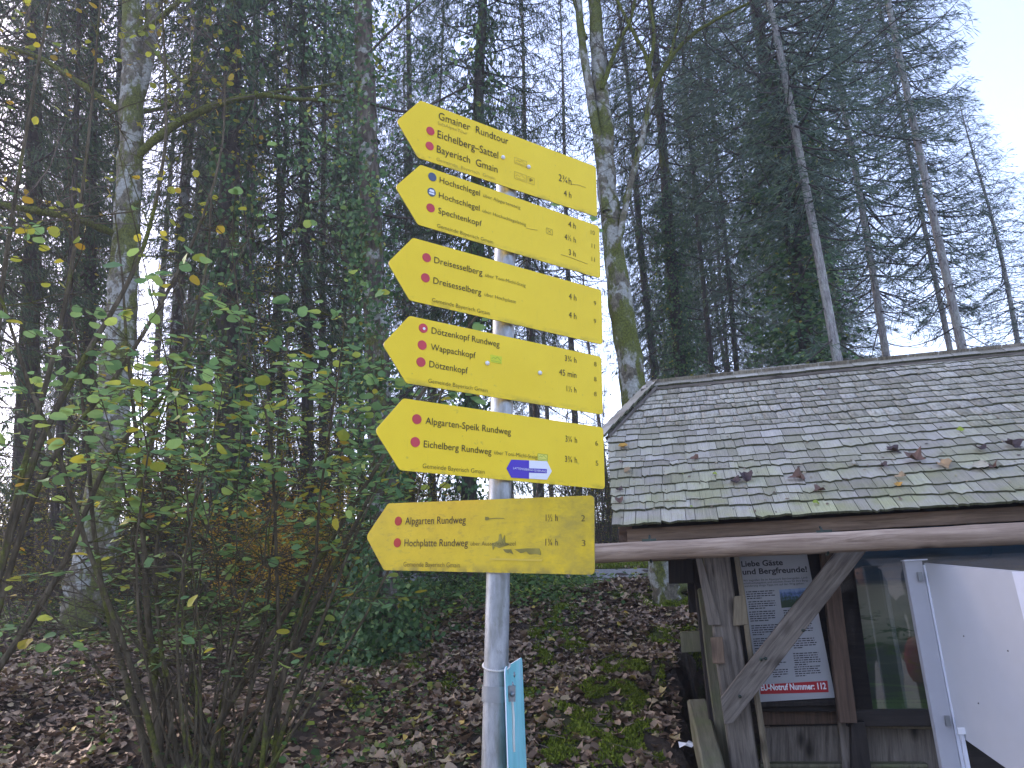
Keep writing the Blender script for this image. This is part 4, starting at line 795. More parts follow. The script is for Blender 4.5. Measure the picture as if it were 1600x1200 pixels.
gm = nt.nodes.new('ShaderNodeNewGeometry'); nt.links.new(ramp(nt, [(0, (.03, .06, .012)), (.5, (.06, .12, .02)), (1, (.13, .19, .03))], gm.outputs['Random Per Island']), b.inputs['Base Color'])

def rdir(g, n, zs=1.):
    v = g.normal(size=(n, 3)); v[:, 2] *= zs; return unit(v)
# ---- trunk of unit height 1 scaled later: radius 1 at the base
def trunk_mesh(name, H, r0, r1, mat, seed, sides=12, wob=.15, flare=1.35):
    g = np.random.default_rng(seed); z = np.concatenate([[-.4, 0, .3, .8], np.linspace(1.6, H, 22)]); t = np.clip(z/H, 0, 1)
    r = r0*(1-t)**.85+r1; r[:2] *= flare; r[2] *= 1+(flare-1)*.5
    P = np.stack([wob*np.sin(z*.35+seed)*t**.5, wob*np.cos(z*.27+seed*2)*t**.5, z], 1)
    V, F = tube_arrays(P, r, sides, rough=.035, seed=seed); return mesh(name, V, F, mat, True)
def spruce(seed, H=27, cb=5., R=3.1, needle=None, dens=1.0, droop=.35, hangf=1.0):
    """returns (trunk mesh, crown mesh): whorls of drooping boughs with hanging needle sprays, dead twigs below"""
    g = np.random.default_rng(seed)
    A = Acc(); z = 1.6
    PS, DS, NS, LS, WS = [], [], [], [], []
    while z < H-.3:
        t = (z-cb)/(H-cb)
        if z < cb:
            nb = g.integers(2, 5); Lb = g.uniform(.5, 1.9, nb)
        else:
            nb = g.integers(5, 8); Lb = R*(1-t)**.75*g.uniform(.65, 1.15, nb)*min(1, .45+(z-cb)/5.)
        az = g.uniform(0, 6.283)+np.arange(nb)*6.283/nb+g.normal(0, .3, nb)
        for a, L in zip(az, Lb):
            slope = (-.30 if z < cb else -.30+.75*t)+g.normal(0, .12); k = np.linspace(0, 1, 6)
            h = np.array([math.cos(a), math.sin(a), 0]); sd_ = np.array([-h[1], h[0], 0])
            bend = g.normal(0, .12)
            P = h*(L*k)[:, None]+sd_*(L*bend*k*k)[:, None]+np.array([0, 0, 1])*(z+L*(slope*k-droop*k*(1-k)*1.1+.10*k**3))[:, None]
            V, F = tube_arrays(P, (.010+.007*L)*(1-k*.85), 3); A.add(V, F, 1)
            if z < cb:
                for q in range(g.integers(2, 6)):
                    tq = g.uniform(.25, .95); p = P[0]+(P[-1]-P[0])*tq; dd = unit(h*.6+sd_*g.choice([-1, 1])*.7+np.array([0, 0, g.normal(-.2, .3)])); l = g.uniform(.2, .55)
                    V, F = tube_arrays([p, p+dd*l*.5, p+dd*l+np.array([0, 0, -.05])], [.006, .004, .002], 3); A.add(V, F, 1)
                if g.random() > .35 or z < cb*.45: continue
            nt_ = int(L*9*dens)+3
            tq = g.uniform(.12, 1, nt_)**.8; ip = tq*5; i0 = np.minimum(ip.astype(int), 4); fr_ = (ip-i0)[:, None]; B = P[i0]*(1-fr_)+P[i0+1]*fr_
            sg = g.choice([-1, 1], nt_); tl = (.20+.34*L*(1-tq)*.9+.1)*g.uniform(.6, 1.2, nt_)
            td = unit(h*(.55+.3*tq)[:, None]+sd_*(sg*(1-.35*tq))[:, None]+np.array([0, 0, 1])*g.normal(-.15, .15, nt_)[:, None])
            m = np.maximum((tl*19*dens).astype(int), 3); idx = np.repeat(np.arange(nt_), m)
            u = g.uniform(0, 1, len(idx)); N_ = len(idx)
            p = B[idx]+td[idx]*(tl[idx]*u)[:, None]; p[:, 2] -= tl[idx]*u*u*.35
            hang = g.uniform(.2, 1.3, N_)[:, None]*hangf
            d = unit(td[idx]*(1-.5*hang)+g.normal(0, .25, (N_, 3))+np.array([0, 0, -1])*hang*1.0)
            PS.append(p); DS.append(d); NS.append(rdir(g, N_)); LS.append(g.uniform(.10, .30, N_)); WS.append(g.uniform(.012, .026, N_))
        z += g.uniform(.30, .48) if z > cb else g.uniform(.25, .6)
    P, D, N, L, W = map(np.concatenate, (PS, DS, NS, LS, WS)); V, F = cards(P, D, N, L, W); A.add(V, F, 0)
    return A.mesh('crown', [needle or M_needle, M_twig])
def ivy_cards(g, n, rad_fn, H, spread, size=.06, clump=10):
    """ivy leaves hugging a trunk in clumps"""
    nc_ = max(1, n//clump); z = g.uniform(0, 1, nc_)*H; a = g.uniform(0, 6.283, nc_); rr = rad_fn(z)+g.uniform(.01, 1, nc_)**1.6*spread
    c0 = np.stack([np.cos(a)*rr, np.sin(a)*rr, z], 1)
    idx = np.repeat(np.arange(nc_), clump); P = c0[idx]+g.normal(0, .07, (len(idx), 3)); out = unit(P*np.array([1, 1, 0]))
    D = unit(np.array([0, 0, -1.])+g.normal(0, .55, P.shape)+out*.35); N = unit(out+g.normal(0, .45, P.shape))
    s = size*g.uniform(.6, 1.25, len(P)); return cards(P, D, N, s, s*.95, .38)

# shared meshes
CROWNS = [spruce(101, 27, 5.5, 2.9, dens=.98), spruce(102, 26, 7, 2.7, dens=.95), spruce(103, 29, 4.0, 3.3, dens=1.02), spruce(104, 24, 11, 2.1, dens=.5), spruce(105, 25, 6, 2.4, M_needle_b, .52)]
M_needle_c = leafmat('haze-tinted spruce needles', [(0, (.05, .085, .062)), (.4, (.08, .13, .088)), (.75, (.115, .175, .11)), (1, (.18, .25, .13))], .25, .6)  # paler, bluer needles: haze over the right-hand spruces is put into the colour
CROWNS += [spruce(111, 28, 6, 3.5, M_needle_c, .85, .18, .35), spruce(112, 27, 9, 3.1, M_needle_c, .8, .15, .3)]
CH = [27, 26, 29, 24, 25, 28, 27]
TRS = [trunk_mesh('trunk', CH[k], .2, .012, M_bark_s, 20+k) for k in range(7)]
TRD = [trunk_mesh('trunk', CH[k], .2, .012, M_bark_d, 40+k) for k in range(7)]
TRP = [trunk_mesh('trunk', CH[k], .2, .012, M_bark_p, 60+k) for k in range(7)]
def ivy_mesh(seed, n, H, spread, size=.065):
    g = np.random.default_rng(seed); V, F = ivy_cards(g, n, lambda z: .19*(1-z/27)+.02, H, spread, size); return mesh('ivy', V, F, M_ivy)
IVY = [ivy_mesh(7, 9000, 15, .30), ivy_mesh(8, 12000, 11, .55, .075)]
def tilt(base, top):
    d = Vector(top)-Vector(base); return d.to_track_quat('Z', 'Y').to_matrix().to_4x4()
def forest_tree(px0, pxt, D, dia, crown, bark_l, label, H=None, ivy=None, group=None, y0=800, topD=None, tipy=None, name='spruce_tree', rot=None, kind=None, scaleR=1.0):
    """trunk line through (px0, y0) and (pxt, 0) at distance D"""
    b0 = on_ground(px0, D); p0 = at(px0, y0, D); p1 = at(pxt, tipy or 0, topD or D)
    dv = (p1-p0); dv = dv/dv[2]; bx = p0+dv*(gz(p0[0], p0[1])-p0[2]); bx[2] = gz(bx[0], bx[1])-.03
    if tipy is not None: H = at(pxt, tipy, D)[2]-bx[2]
    S = (H or CH[crown])/CH[crown]
    m = Matrix.Translation(bx) @ tilt((0, 0, 0), dv) @ Matrix.Rotation(rot if rot is not None else rng.uniform(0, 6.28), 4, 'Z')
    e = empty(name, label=label, cat='tree', group=group); e.matrix_world = m
    r = dia/2/.2
    link('trunk', {'s': TRS, 'd': TRD, 'p': TRP}[bark_l][crown], e, Matrix.Diagonal((r, r, S, 1)))
    link('crown', CROWNS[crown], e, Matrix.Diagonal((S*scaleR, S*scaleR, S, 1)))
    if ivy is not None:
        o = link('ivy', IVY[ivy[0]], e, Matrix.Diagonal((ivy[1], ivy[1], ivy[2], 1)))
    return e

# ---- the trees one can tell apart (sight line at mid picture, at the top edge, distance, trunk width)
def FT(*a, **k): return forest_tree(*a, **k)
FT(36, 52, 15, .34, 0, 'd', 'thick dark spruce at the left edge of the wood', scaleR=.75)
FT(86, 128, 13, .13, 3, 'd', 'thin dark tree leaning right, left of the big mossy trunk', H=17, scaleR=.7)
FT(-35, -10, 14, .30, 2, 'd', 'dark bushy spruce cut by the left picture edge', scaleR=.9)
FT(66, 40, 21, .26, 0, 'd', 'dark spruce in second row between the two trees at the left edge', scaleR=.8)
FT(112, 96, 24, .24, 2, 's', 'spruce deep in the wood left of the ivy-clad dark trunk', scaleR=.55)
FT(165, 186, 19, .22, 1, 'd', 'dark spruce directly behind the big mossy trunk', scaleR=.5)
FT(139, 150, 15, .24, 3, 'd', 'ivy-clad dark trunk between the left edge and the mossy trunk', ivy=(0, 1.0, 1.2))
FT(262, 312, 16, .28, 1, 's', 'leaning brown spruce just right of the big mossy trunk', scaleR=.65)
FT(306, 330, 21, .30, 0, 's', 'straight spruce in the gap between mossy trunk and ivy-covered tree', scaleR=.65)
FT(352, 370, 11.5, .36, 1, 'd', 'tall ivy-covered trunk left of centre above the hazel', ivy=(0, 1.25, 1.6), H=30)
FT(384, 398, 14, .22, 3, 's', 'smooth brown trunk close beside the tall ivy-covered one', H=26)
FT(418, 452, 18, .18, 4, 'd', 'slim dark tree leaning right behind the mossy branch', scaleR=.8)
FT(440, 430, 19, .17, 4, 'd', 'slim dark tree leaning left, crossing its slim neighbour', scaleR=.8)
FT(478, 476, 14.5, .23, 2, 'd', 'dark straight spruce with hanging boughs, middle of the left half', H=27)
FT(505, 506, 20, .22, 0, 'd', 'dark spruce a few steps right of the straight one', scaleR=.65)
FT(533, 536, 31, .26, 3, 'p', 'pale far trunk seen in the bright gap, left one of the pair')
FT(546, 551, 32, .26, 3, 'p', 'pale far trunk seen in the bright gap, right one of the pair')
FT(564, 556, 22, .24, 1, 'd', 'dark trunk directly left of the ivy tree beside the signs', scaleR=.65)
FT(630, 640, 19, .26, 0, 's', 'brown spruce behind the arrow tips of the signs', scaleR=.65)
FT(672, 690, 26, .25, 1, 'd', 'dark spruce whose crown shows above the top sign arrow', scaleR=.9)
FT(729, 757, 13, .27, 2, 'd', 'ivy-wrapped trunk rising right behind the sign stack', ivy=(0, 1.1, 1.5), H=28, scaleR=.75)
FT(845, 812, 20, .22, 4, 's', 'olive brown spruce above the right half of the top sign')
FT(905, 872, 24, .24, 4, 's', 'brownish spruce left of the forked mossy tree')
FT(1088, 1010, 17, .30, 1, 'd', 'dark leaning trunk with ivy foot behind the left ridge end', ivy=(1, .9, .8), H=28)
FT(1135, 1058, 20, .17, 3, 'd', 'thin crooked dark tree right of the ivy-footed one', scaleR=.8)
FT(1168, 1100, 24, .20, 0, 'd', 'spruce half hidden between thin trunks behind the ridge')
FT(1290, 1186, 13.5, .30, 5, 'd', 'large trunk with a bushy ivy mantle behind the roof', ivy=(1, 1.35, .85), H=28, scaleR=.95)
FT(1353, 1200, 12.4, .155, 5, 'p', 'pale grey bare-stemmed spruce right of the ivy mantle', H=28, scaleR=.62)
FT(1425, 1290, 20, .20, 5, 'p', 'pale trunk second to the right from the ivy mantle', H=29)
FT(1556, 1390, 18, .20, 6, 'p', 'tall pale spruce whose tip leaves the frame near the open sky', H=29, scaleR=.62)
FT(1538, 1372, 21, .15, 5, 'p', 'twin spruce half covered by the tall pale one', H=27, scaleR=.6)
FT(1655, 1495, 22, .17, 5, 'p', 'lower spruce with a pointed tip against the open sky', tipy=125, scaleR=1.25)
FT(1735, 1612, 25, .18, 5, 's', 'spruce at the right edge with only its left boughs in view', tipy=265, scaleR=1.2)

# forest filling in behind; skyline falls to the right where the sky is open
g = np.random.default_rng(77); placed = [(o.location.x, o.location.y) for o in C.objects if o.name.startswith('spruce_tree')]
cnt = 0; FILL = []
while cnt < 38:
    px = g.uniform(-250, 1400) if cnt % 3 else g.uniform(1060, 1400); D = 17+g.random()**.7*34
    if D < 18 and (px > 500): continue
    p = on_ground(px, D)
    if any((p[0]-a)**2+(p[1]-b_)**2 < (1.9+.02*D)**2 for a, b_ in placed): continue
    pt = at(px, 0, D)
    k = int(g.choice([0, 0, 1, 2, 2, 3, 4])); S = 1.0
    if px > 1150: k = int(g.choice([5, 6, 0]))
    if px > 1440:
        ysky = 60+(px-1440)*1.5; hh = at(px-.2*(600-ysky), ysky+60, D)[2]-p[2]; Hh = min(CH[k], hh*g.uniform(.8, .98))
    else: Hh = CH[k]*g.uniform(.8, 1.1)
    dia = g.uniform(.18, .36)
    e = empty('spruce_tree', (p[0], p[1], p[2]-.05), g.uniform(0, 6.28), label='x', cat='tree', group='spruces filling the wood behind'); FILL.append((e, px, D))
    e.rotation_euler = (g.normal(0, .02), g.normal(0, .02), g.uniform(0, 6.28))
    S = Hh/CH[k]; r = dia/.4; wd_ = g.uniform(.75, 1.0) if px > 1150 else g.uniform(.5, .75)
    link('trunk', (TRS if g.random() < .4 else TRD)[k], e, Matrix.Diagonal((r, r, S, 1))); link('crown', CROWNS[k], e, Matrix.Diagonal((wd_*max(S, .8), wd_*max(S, .8), S, 1)))
    placed.append((p[0], p[1])); cnt += 1
ORD = ['nearest', 'second nearest', 'third nearest', 'fourth nearest', 'fifth nearest', 'sixth nearest', 'seventh nearest', 'eighth nearest', 'ninth nearest', 'tenth nearest', 'eleventh nearest', 'twelfth nearest']+['%d back' % i for i in range(13, 60)]
REG = [(-9999, 0, 'just outside the left picture edge'), (0, 110, 'left of the big mossy trunk'), (110, 230, 'behind the big mossy trunk'), (230, 350, 'just right of the big mossy trunk'), (350, 470, 'behind the middle of the hazel'), (470, 600, 'left of the ivy tree'), (600, 760, 'between the ivy tree and the pole'), (760, 930, 'behind the right half of the signs'), (930, 1060, 'beside the forked mossy tree'), (1060, 1180, 'above the left end of the roof'), (1180, 1300, 'behind the ivy mantle above the roof'), (1300, 1420, 'above the middle of the roof'), (1420, 1520, 'below the open sky right of centre roof'), (1520, 1600, 'above the right end of the roof'), (1600, 99999, 'just outside the right picture edge')]
def place_labels(items, what, tail=''):
    for a, b_, txt in REG:
        sel = sorted([t for t in items if a <= t[1] < b_], key=lambda t: t[2])
        for i, t in enumerate(sel): t[0]['label'] = (what+' '+txt if len(sel) == 1 else ORD[i]+' '+what+' '+txt)
place_labels(FILL, 'background spruce')
# a few trees on the far side of the viewer, whose reflection and shade reach the shelter
for k in range(12):
    a = math.radians(112+k*12.5+g.normal(0, 3)); D = g.uniform(40, 50); x, y = D*math.sin(a), D*math.cos(a)
    e = empty('spruce_tree', (x, y, gz(x, y)), g.uniform(0, 6.28), label=['first','second','third','fourth','fifth','sixth','seventh','eighth','ninth','tenth','eleventh','twelfth'][k]+' spruce behind the viewer counted from the right, outside the picture', cat='tree', group='spruces behind the viewer')
    q = int(g.integers(0, 3)); link('trunk', TRS[q], e, Matrix.Diagonal((.8, .8, .4, 1))); link('crown', CROWNS[q], e, Matrix.Diagonal((1.9, 1.9, .4, 1)))

# ---- broadleaved trees near by
def limb(A, pts, r0, r1, m=0, sides=10, seed=0, rough=.06, sub=5, sag=0):
    P = np.array(pts, float); n = len(P); t = np.linspace(0, n-1, (n-1)*sub+1)
    i1 = np.clip(t.astype(int), 0, n-2); u = (t-i1)[:, None]; p0 = P[np.maximum(i1-1, 0)]; p1 = P[i1]; p2 = P[i1+1]; p3 = P[np.minimum(i1+2, n-1)]
    Q = .5*((2*p1)+(-p0+p2)*u+(2*p0-5*p1+4*p2-p3)*u*u+(-p0+3*p1-3*p2+p3)*u**3)
    g_ = np.random.default_rng(seed); Q[1:-1] += g_.normal(0, .25*(r0+r1)/2*.3, Q[1:-1].shape)
    rr = r0+(r1-r0)*np.linspace(0, 1, len(Q)); V, F = tube_arrays(Q, rr, sides, rough=rough, seed=seed); A.add(V, F, m); return Q
def twigs(A, Q, n, L, r, m, g_, gen=2, up=.2, tips=None):
    for _ in range(n):
        q = Q[g_.integers(len(Q)//5, len(Q))]; d = unit(g_.normal(size=3)+np.array([0, 0, up])); l = L*g_.uniform(.4, 1.1)
        k = np.linspace(0, 1, 5)[:, None]; P = q+d*l*k+unit(g_.normal(size=3))*l*.15*np.sin(k*3)+np.array([0, 0, 1])*l*.12*k*k
        V, F = tube_arrays(P, r*(1-.8*k[:, 0]), 3); A.add(V, F, m)
        if tips is not None: tips.extend([P[-1], P[3], P[2]])
        if gen > 1: twigs(A, P, 4, L*.5, r*.55, m, g_, gen-1, up, tips)
def leaf_shape(seed, lobes=0, n=9):
    """one broad leaf, length 1 along +Y, folded and curled"""
    g_ = np.random.default_rng(seed); a = np.linspace(-math.pi, math.pi, n, endpoint=False)
    r = .5*(1+.10*np.cos(a)); 
    if lobes: r = r*(1+.28*np.cos(lobes*a))
    r = r*(1+g_.normal(0, .07, n)); x, y = np.sin(a)*r*.92, np.cos(a)*r+.5
    z = .35*np.abs(x)*g_.uniform(.1, .8)+(y-.5)**2*g_.uniform(-.6, .2)+g_.normal(0, .03, n)
    V = np.concatenate([[[0, .5, -.02]], np.stack([x, y, z], 1)]); F = np.array([(0, 1+i, 1+(i+1) % n) for i in range(n)])
    return V, F
def scatter(shape_list, P, Dv, Nv, S, g_):
    """copies of leaf shapes at P, pointing Dv, facing Nv; triangles"""
    VV, FF = [], []; k = 0; pick = g_.integers(0, len(shape_list), len(P)); Dv = unit(Dv); Xv = unit(np.cross(Dv, Nv)); Nv = np.cross(Xv, Dv)
    for s, (V, F) in enumerate(shape_list):
        ii = np.where(pick == s)[0]
        if not len(ii): continue
        v = (V[None, :, 0, None]*Xv[ii][:, None]+V[None, :, 1, None]*Dv[ii][:, None]+V[None, :, 2, None]*Nv[ii][:, None])*S[ii][:, None, None]+P[ii][:, None]
        VV.append(v.reshape(-1, 3)); FF.append((F[None]+(np.arange(len(ii))*len(V))[:, None, None]+k).reshape(-1, 3)); k += len(ii)*len(V)
    return np.concatenate(VV), np.concatenate(FF)
HZ = [leaf_shape(k, 0, 9) for k in range(4)]; MP = [leaf_shape(20+k, 5, 10) for k in range(4)]; SM = [leaf_shape(40+k, 0, 5) for k in range(3)]

def px_line(pts, D, base): return [np.array(at(x, y, D+(e[0] if e else 0)))-base for x, y, *e in pts]
# the big mossy trunk on the left
b0 = on_ground(122, 10.1); T1 = empty('mossy_tree', b0, label='big grey trunk covered in moss and lichen at the left, with mossy side branches', cat='tree')
A = Acc(); pts = px_line([(118, 1000), (128, 960), (150, 850), (172, 700), (187, 520), (195, 400), (203, 250), (207, 100), (206, -60), (200, -300), (205, -700)], 10.1, b0)
Q = limb(A, pts, .235, .10, sides=22, seed=1, rough=.05, sub=6); limb(A, px_line([(201, 190), (226, 100), (240, 10), (244, -120), (236, -400)], 10.1, b0), .11, .09, sides=14, seed=2)
A.obj('trunk', M_bark_b, T1, True)
g_ = np.random.default_rng(5); tips1 = []
for k, (pl, r0, r1) in enumerate([([(200, 258, 0), (258, 205, -.3), (325, 168, -.5), (400, 150, -.6), (470, 155, -.7), (535, 158, -.8)], .058, .024), ([(395, 150, -.6), (455, 140, -.6), (520, 132, -.8), (600, 118, -1)], .028, .014),
        ([(190, 175, 0), (125, 130, .2), (60, 90, .4), (8, 74, .5), (-60, 60, .6)], .04, .022), ([(180, 368, 0), (130, 345, -.3), (75, 333, -.5), (10, 322, -.7), (-70, 312, -.9)], .046, .034),
        ([(215, 175, 0), (262, 165, .3), (330, 122, .6)], .035, .015), ([(205, 60, 0), (260, 20, -.5), (340, -60, -1)], .05, .03), ([(225, 60, 0), (290, 130, -1.2), (300, 60, -1.5)], .03, .012)]):
    A = Acc(); Q = limb(A, px_line(pl, 10.1, b0), r0, r1, 0, 9, 30+k, .16, 6); twigs(A, Q, 16, 1.1, .010, 1, g_, 2, .15, tips1); A.obj('branch', [M_mossb, M_twig_pale], T1, True)
tp = np.array(tips1); tp = tp[g_.random(len(tp)) < .22]; V, F = scatter(MP+HZ, tp, g_.normal(0, 1, tp.shape)*[1, 1, .4]+[0, 0, -.2], np.array([0, 0, 1])+g_.normal(0, .4, tp.shape), g_.uniform(.06, .10, len(tp)), g_)
tag(obj('foliage', V, F, M_hazel_y, T1), kind='stuff')
# the forked grey tree behind the shelter
b0 = on_ground(1052, 9.6); T2 = empty('forked_tree', b0, label='tall forked grey tree with mossy base standing left behind the shelter', cat='tree')
A = Acc(); limb(A, px_line([(1068, 985), (1052, 945), (1040, 880), (1012, 730), (992, 610), (968, 450), (952, 320), (944, 200), (935, 90), (926, -60), (915, -300), (910, -600)], 9.5, b0), .235, .055, sides=20, seed=4, rough=.05, sub=6)
limb(A, px_line([(948, 330), (938, 250), (928, 180), (912, 80), (903, -10), (890, -200)], 9.4, b0), .07, .055, sides=12, seed=5)
A.obj('trunk', M_bark_b, T2, True); tips2 = []
for k, (pl, r0, r1) in enumerate([([(963, 395), (980, 310), (1003, 215), (1020, 140)], .052, .042), ([(1020, 140), (1010, 90), (992, 55), (970, 12), (950, -30)], .034, .02), ([(1020, 140), (1045, 95), (1075, 60), (1120, 30), (1170, 5)], .034, .018),
        ([(1012, 110), (1022, 60), (1015, 0), (1005, -60)], .03, .015), ([(940, 140), (965, 70), (985, 30), (1000, -40)], .04, .02), ([(1045, 95), (1062, 20), (1070, -60)], .025, .015), ([(915, 60), (890, -20), (860, -90)], .035, .02)]):
    A = Acc(); Q = limb(A, px_line(pl, 9.4, b0), r0, r1, 0, 9, 50+k, .12, 6); twigs(A, Q, 14, 1.2, .010, 1, g_, 2, .3, tips2); A.obj('branch', [M_mossb if k else M_bark_b, M_twig], T2, True)
# the ivy tree between hazel and signs
b0 = on_ground(600, 8.0); T3 = empty('ivy_tree', b0, label='brown furrowed trunk wrapped in ivy, directly left of the sign stack', cat='tree')
A = Acc(); Q = limb(A, px_line([(612, 1030), (606, 985), (600, 800), (592, 600), (582, 400), (574, 200), (568, 0), (562, -250), (560, -600)], 8.0, b0), .16, .10, sides=18, seed=7, rough=.05, sub=6)
A.obj('trunk', M_bark_r, T3, True)
n = 1150; zi = g_.integers(0, len(Q)-1, n); zi = np.where(g_.random(n) < .15, g_.integers(0, 8, n), zi); u = g_.random((n, 1)); cpt = Q[zi]*(1-u)+Q[zi+1]*u
aa = g_.normal(math.pi*1.25, 1.35, n); rr = .17+np.where(zi < 5, g_.random(n)*.2, 0)+np.where(zi > 24, g_.random(n)**2*.85, g_.random(n)**2*.25); hgt_ = cpt[:, 2]
rr = np.where((hgt_ > 1.2) & (hgt_ < 3.2), .17+g_.random(n)**3*.2, rr)
cpt = cpt+np.stack([np.cos(aa)*rr, np.sin(aa)*rr, g_.normal(0, .1, n)], 1)
idx = np.repeat(np.arange(n), 9); P = cpt[idx]+g_.normal(0, .085, (n*9, 3)); N_ = unit(np.array([-.3, -1, .35])+g_.normal(0, .55, P.shape)); D_ = unit(np.array([0, 0, -1.])+g_.normal(0, .5, P.shape))
V, F = cards(P, D_, N_, g_.uniform(.035, .078, len(P)), g_.uniform(.035, .07, len(P)), .38); tag(obj('ivy', V, F, M_ivy, T3), kind='stuff')
tips3 = []
for k, pl in enumerate([[(572, 160), (640, 175), (700, 150), (760, 118)], [(578, 250), (520, 230), (480, 200)], [(570, 90), (630, 30), (700, -30)], [(575, 330), (650, 340), (690, 300)], [(585, 430), (530, 400), (500, 350)], [(596, 700), (560, 690), (500, 720), (470, 760)], [(596, 640), (640, 610), (690, 560)]]):
    A = Acc(); Q = limb(A, px_line(pl, 7.9, b0), .022, .008, 0, 5, 80+k, .1, 5); twigs(A, Q, 12, .8, .006, 0, g_, 2, .1, tips3); A.obj('branch', [M_twig], T3, True)
tp = np.array(tips3); tp = tp[g_.random(len(tp)) < .3]; V, F = scatter(HZ, tp, g_.normal(0, 1, tp.shape), np.array([0, 0, 1])+g_.normal(0, .5, tp.shape), g_.uniform(.04, .07, len(tp)), g_)
tag(obj('foliage', V, F, M_hazel, T3), kind='stuff')

# ---- the hazel: many stems from one stool, leaves in flat sprays
hb = np.array(at(322, 1135, 5.35)); hb[2] = gz(hb[0], hb[1]); HZL = empty('hazel_bush', hb, label='large many-stemmed hazel bush with green and yellow leaves at the lower left', cat='bush')
g_ = np.random.default_rng(12); tips = []; mids = []
stems = []
for k in range(46):
    a = g_.uniform(0, 6.283); rr = g_.uniform(.05, .40); b_ = np.array([math.cos(a)*rr*1.15, math.sin(a)*rr*.7, 0]); b_[2] = gz(hb[0]+b_[0], hb[1]+b_[1])-hb[2]-.03
    thick_ = g_.random() < .3
    L = g_.uniform(2.2, 4.2) if k % 3 else g_.uniform(1.0, 2.2); lean = g_.normal(0, .20)+b_[0]*.75; leany = g_.normal(0, .14)+b_[1]*.5; r0 = g_.uniform(.013, .026) if thick_ else g_.uniform(.006, .013)
    if k in (3, 9, 15, 21, 30): lean = -.55-g_.random()*.35
    if k in (5, 11): lean = .55
    t = np.linspace(0, 1, 9)[:, None]; cx = g_.normal(0, .10, 2)
    P = b_+np.array([lean, leany, 0])*L*(t*.7+t*t*.45)+np.array([cx[0], cx[1], 0])*L*.5*np.sin(t*math.pi*1.3)+np.array([0, 0, 1])*L*(t-.16*t*t*abs(lean))
    P[1:-1] += g_.normal(0, .012, P[1:-1].shape)
    V, F = tube_arrays(P, r0*(1-.78*t[:, 0]), 8, rough=.04, seed=k)
    A = Acc(); A.add(V, F, 0)
    for q in range(g_.integers(8, 15)):
        i_ = g_.integers(3, 9); p = P[i_]; az = g_.uniform(0, 6.283); l = g_.uniform(.25, .85); d = np.array([math.cos(az), math.sin(az), g_.normal(.25, .25)])
        kk = np.linspace(0, 1, 5)[:, None]; T_ = p+d*l*kk-np.array([0, 0, 1])*l*.15*kk*kk+g_.normal(0, .012, (5, 3)); V, F = tube_arrays(T_, .0045*(1-.7*kk[:, 0]), 4); A.add(V, F, 0)
        for i2 in (1, 2, 3, 4):
            tips.append((T_[i2], d))
            if g_.random() < .75:
                d2 = d+np.array([-d[1], d[0], 0])*g_.choice([-1, 1])*.9; l2 = l*.4; T2_ = T_[i2]+d2*l2*kk[:3]/1.; V, F = tube_arrays(T2_, [.0025, .002, .001], 3); A.add(V, F, 0); tips.append((T2_[-1], d2))
    stems.append(A); A.obj('stem', M_bark_h, HZL, True)
tp = np.array([t[0] for t in tips]); td = np.array([t[1] for t in tips]); wz = tp[:, 2]
keep = g_.random(len(tp)) < np.where(wz > 2.75, .09, np.where(wz > 1.55, .80, np.where(wz > .6, .15, .02))); tp, td = tp[keep], td[keep]
ps = []; ds = []
for k in range(2): ps.append(tp+g_.normal(0, .03, tp.shape)); ds.append(td+g_.normal(0, .5, td.shape))
P = np.concatenate(ps); D_ = np.concatenate(ds); D_[:, 2] = D_[:, 2]*.3-.15; N_ = np.array([0, 0, 1.])+g_.normal(0, .38, P.shape); S_ = g_.uniform(.043, .090, len(P))
Xw = P+hb; dist = np.linalg.norm(Xw-EYE, axis=1)/S_; order = np.argsort(dist); near, rest = order[:300], order[300:]
LM = [mesh('leaf', V, [tuple(f) for f in F.tolist()], M_hazel) for V, F in HZ]; LMY = [mesh('leaf', V, [tuple(f) for f in F.tolist()], M_hazel_y) for V, F in HZ]
for i_ in near:
    Dd = unit(D_[i_]); Xx = unit(np.cross(Dd, N_[i_])); Nn = np.cross(Xx, Dd); m = Matrix(((Xx[0], Dd[0], Nn[0]), (Xx[1], Dd[1], Nn[1]), (Xx[2], Dd[2], Nn[2]))).to_4x4(); m.translation = P[i_]
    yl = g_.random() < (.75 if P[i_][2] > 2.9 else .10)
    link('leaf', (LMY if yl else LM)[g_.integers(4)], HZL, m @ Matrix.Scale(float(S_[i_]), 4))
V, F = scatter(HZ, P[rest], D_[rest], N_[rest], S_[rest], g_); tag(obj('foliage', V, F, M_hazel, HZL), kind='stuff')
# overhanging leafy twigs high on the left, part of a second hazel just outside the frame
hb2 = np.array(at(-60, 1100, 5.2)); hb2[2] = gz(hb2[0], hb2[1]); HZ2 = empty('hazel_bush', hb2, label='second hazel at the left edge, its sparse yellow-leaved twigs reaching across the top', cat='bush')
A = Acc(); tips = []
for k, pl in enumerate([[(-60, 1100), (-20, 700), (10, 400), (60, 100), (90, -60)], [(-40, 1100), (20, 800), (100, 480), (140, 200), (160, -50)], [(-50, 1100), (60, 700), (210, 420), (255, 250), (258, 120), (250, -60)], [(-40, 1100), (60, 760), (200, 560), (300, 380), (345, 240), (352, 120)], [(-50, 1080), (-40, 700), (-30, 300), (-60, 0)], [(-40, 1100), (90, 900), (170, 720), (265, 600), (320, 430), (330, 300)]]):
    Q = limb(A, px_line(pl, 5.5, hb2), .022, .006, 0, 7, 90+k, .05, 6); tt_ = []
    twigs(A, Q[len(Q)//3:], 9, .75, .005, 0, g_, 2, .1, tt_); tips += tt_
A.obj('stem', M_bark_h, HZ2, True); tp = np.array(tips); tp = tp[g_.random(len(tp)) < .15]
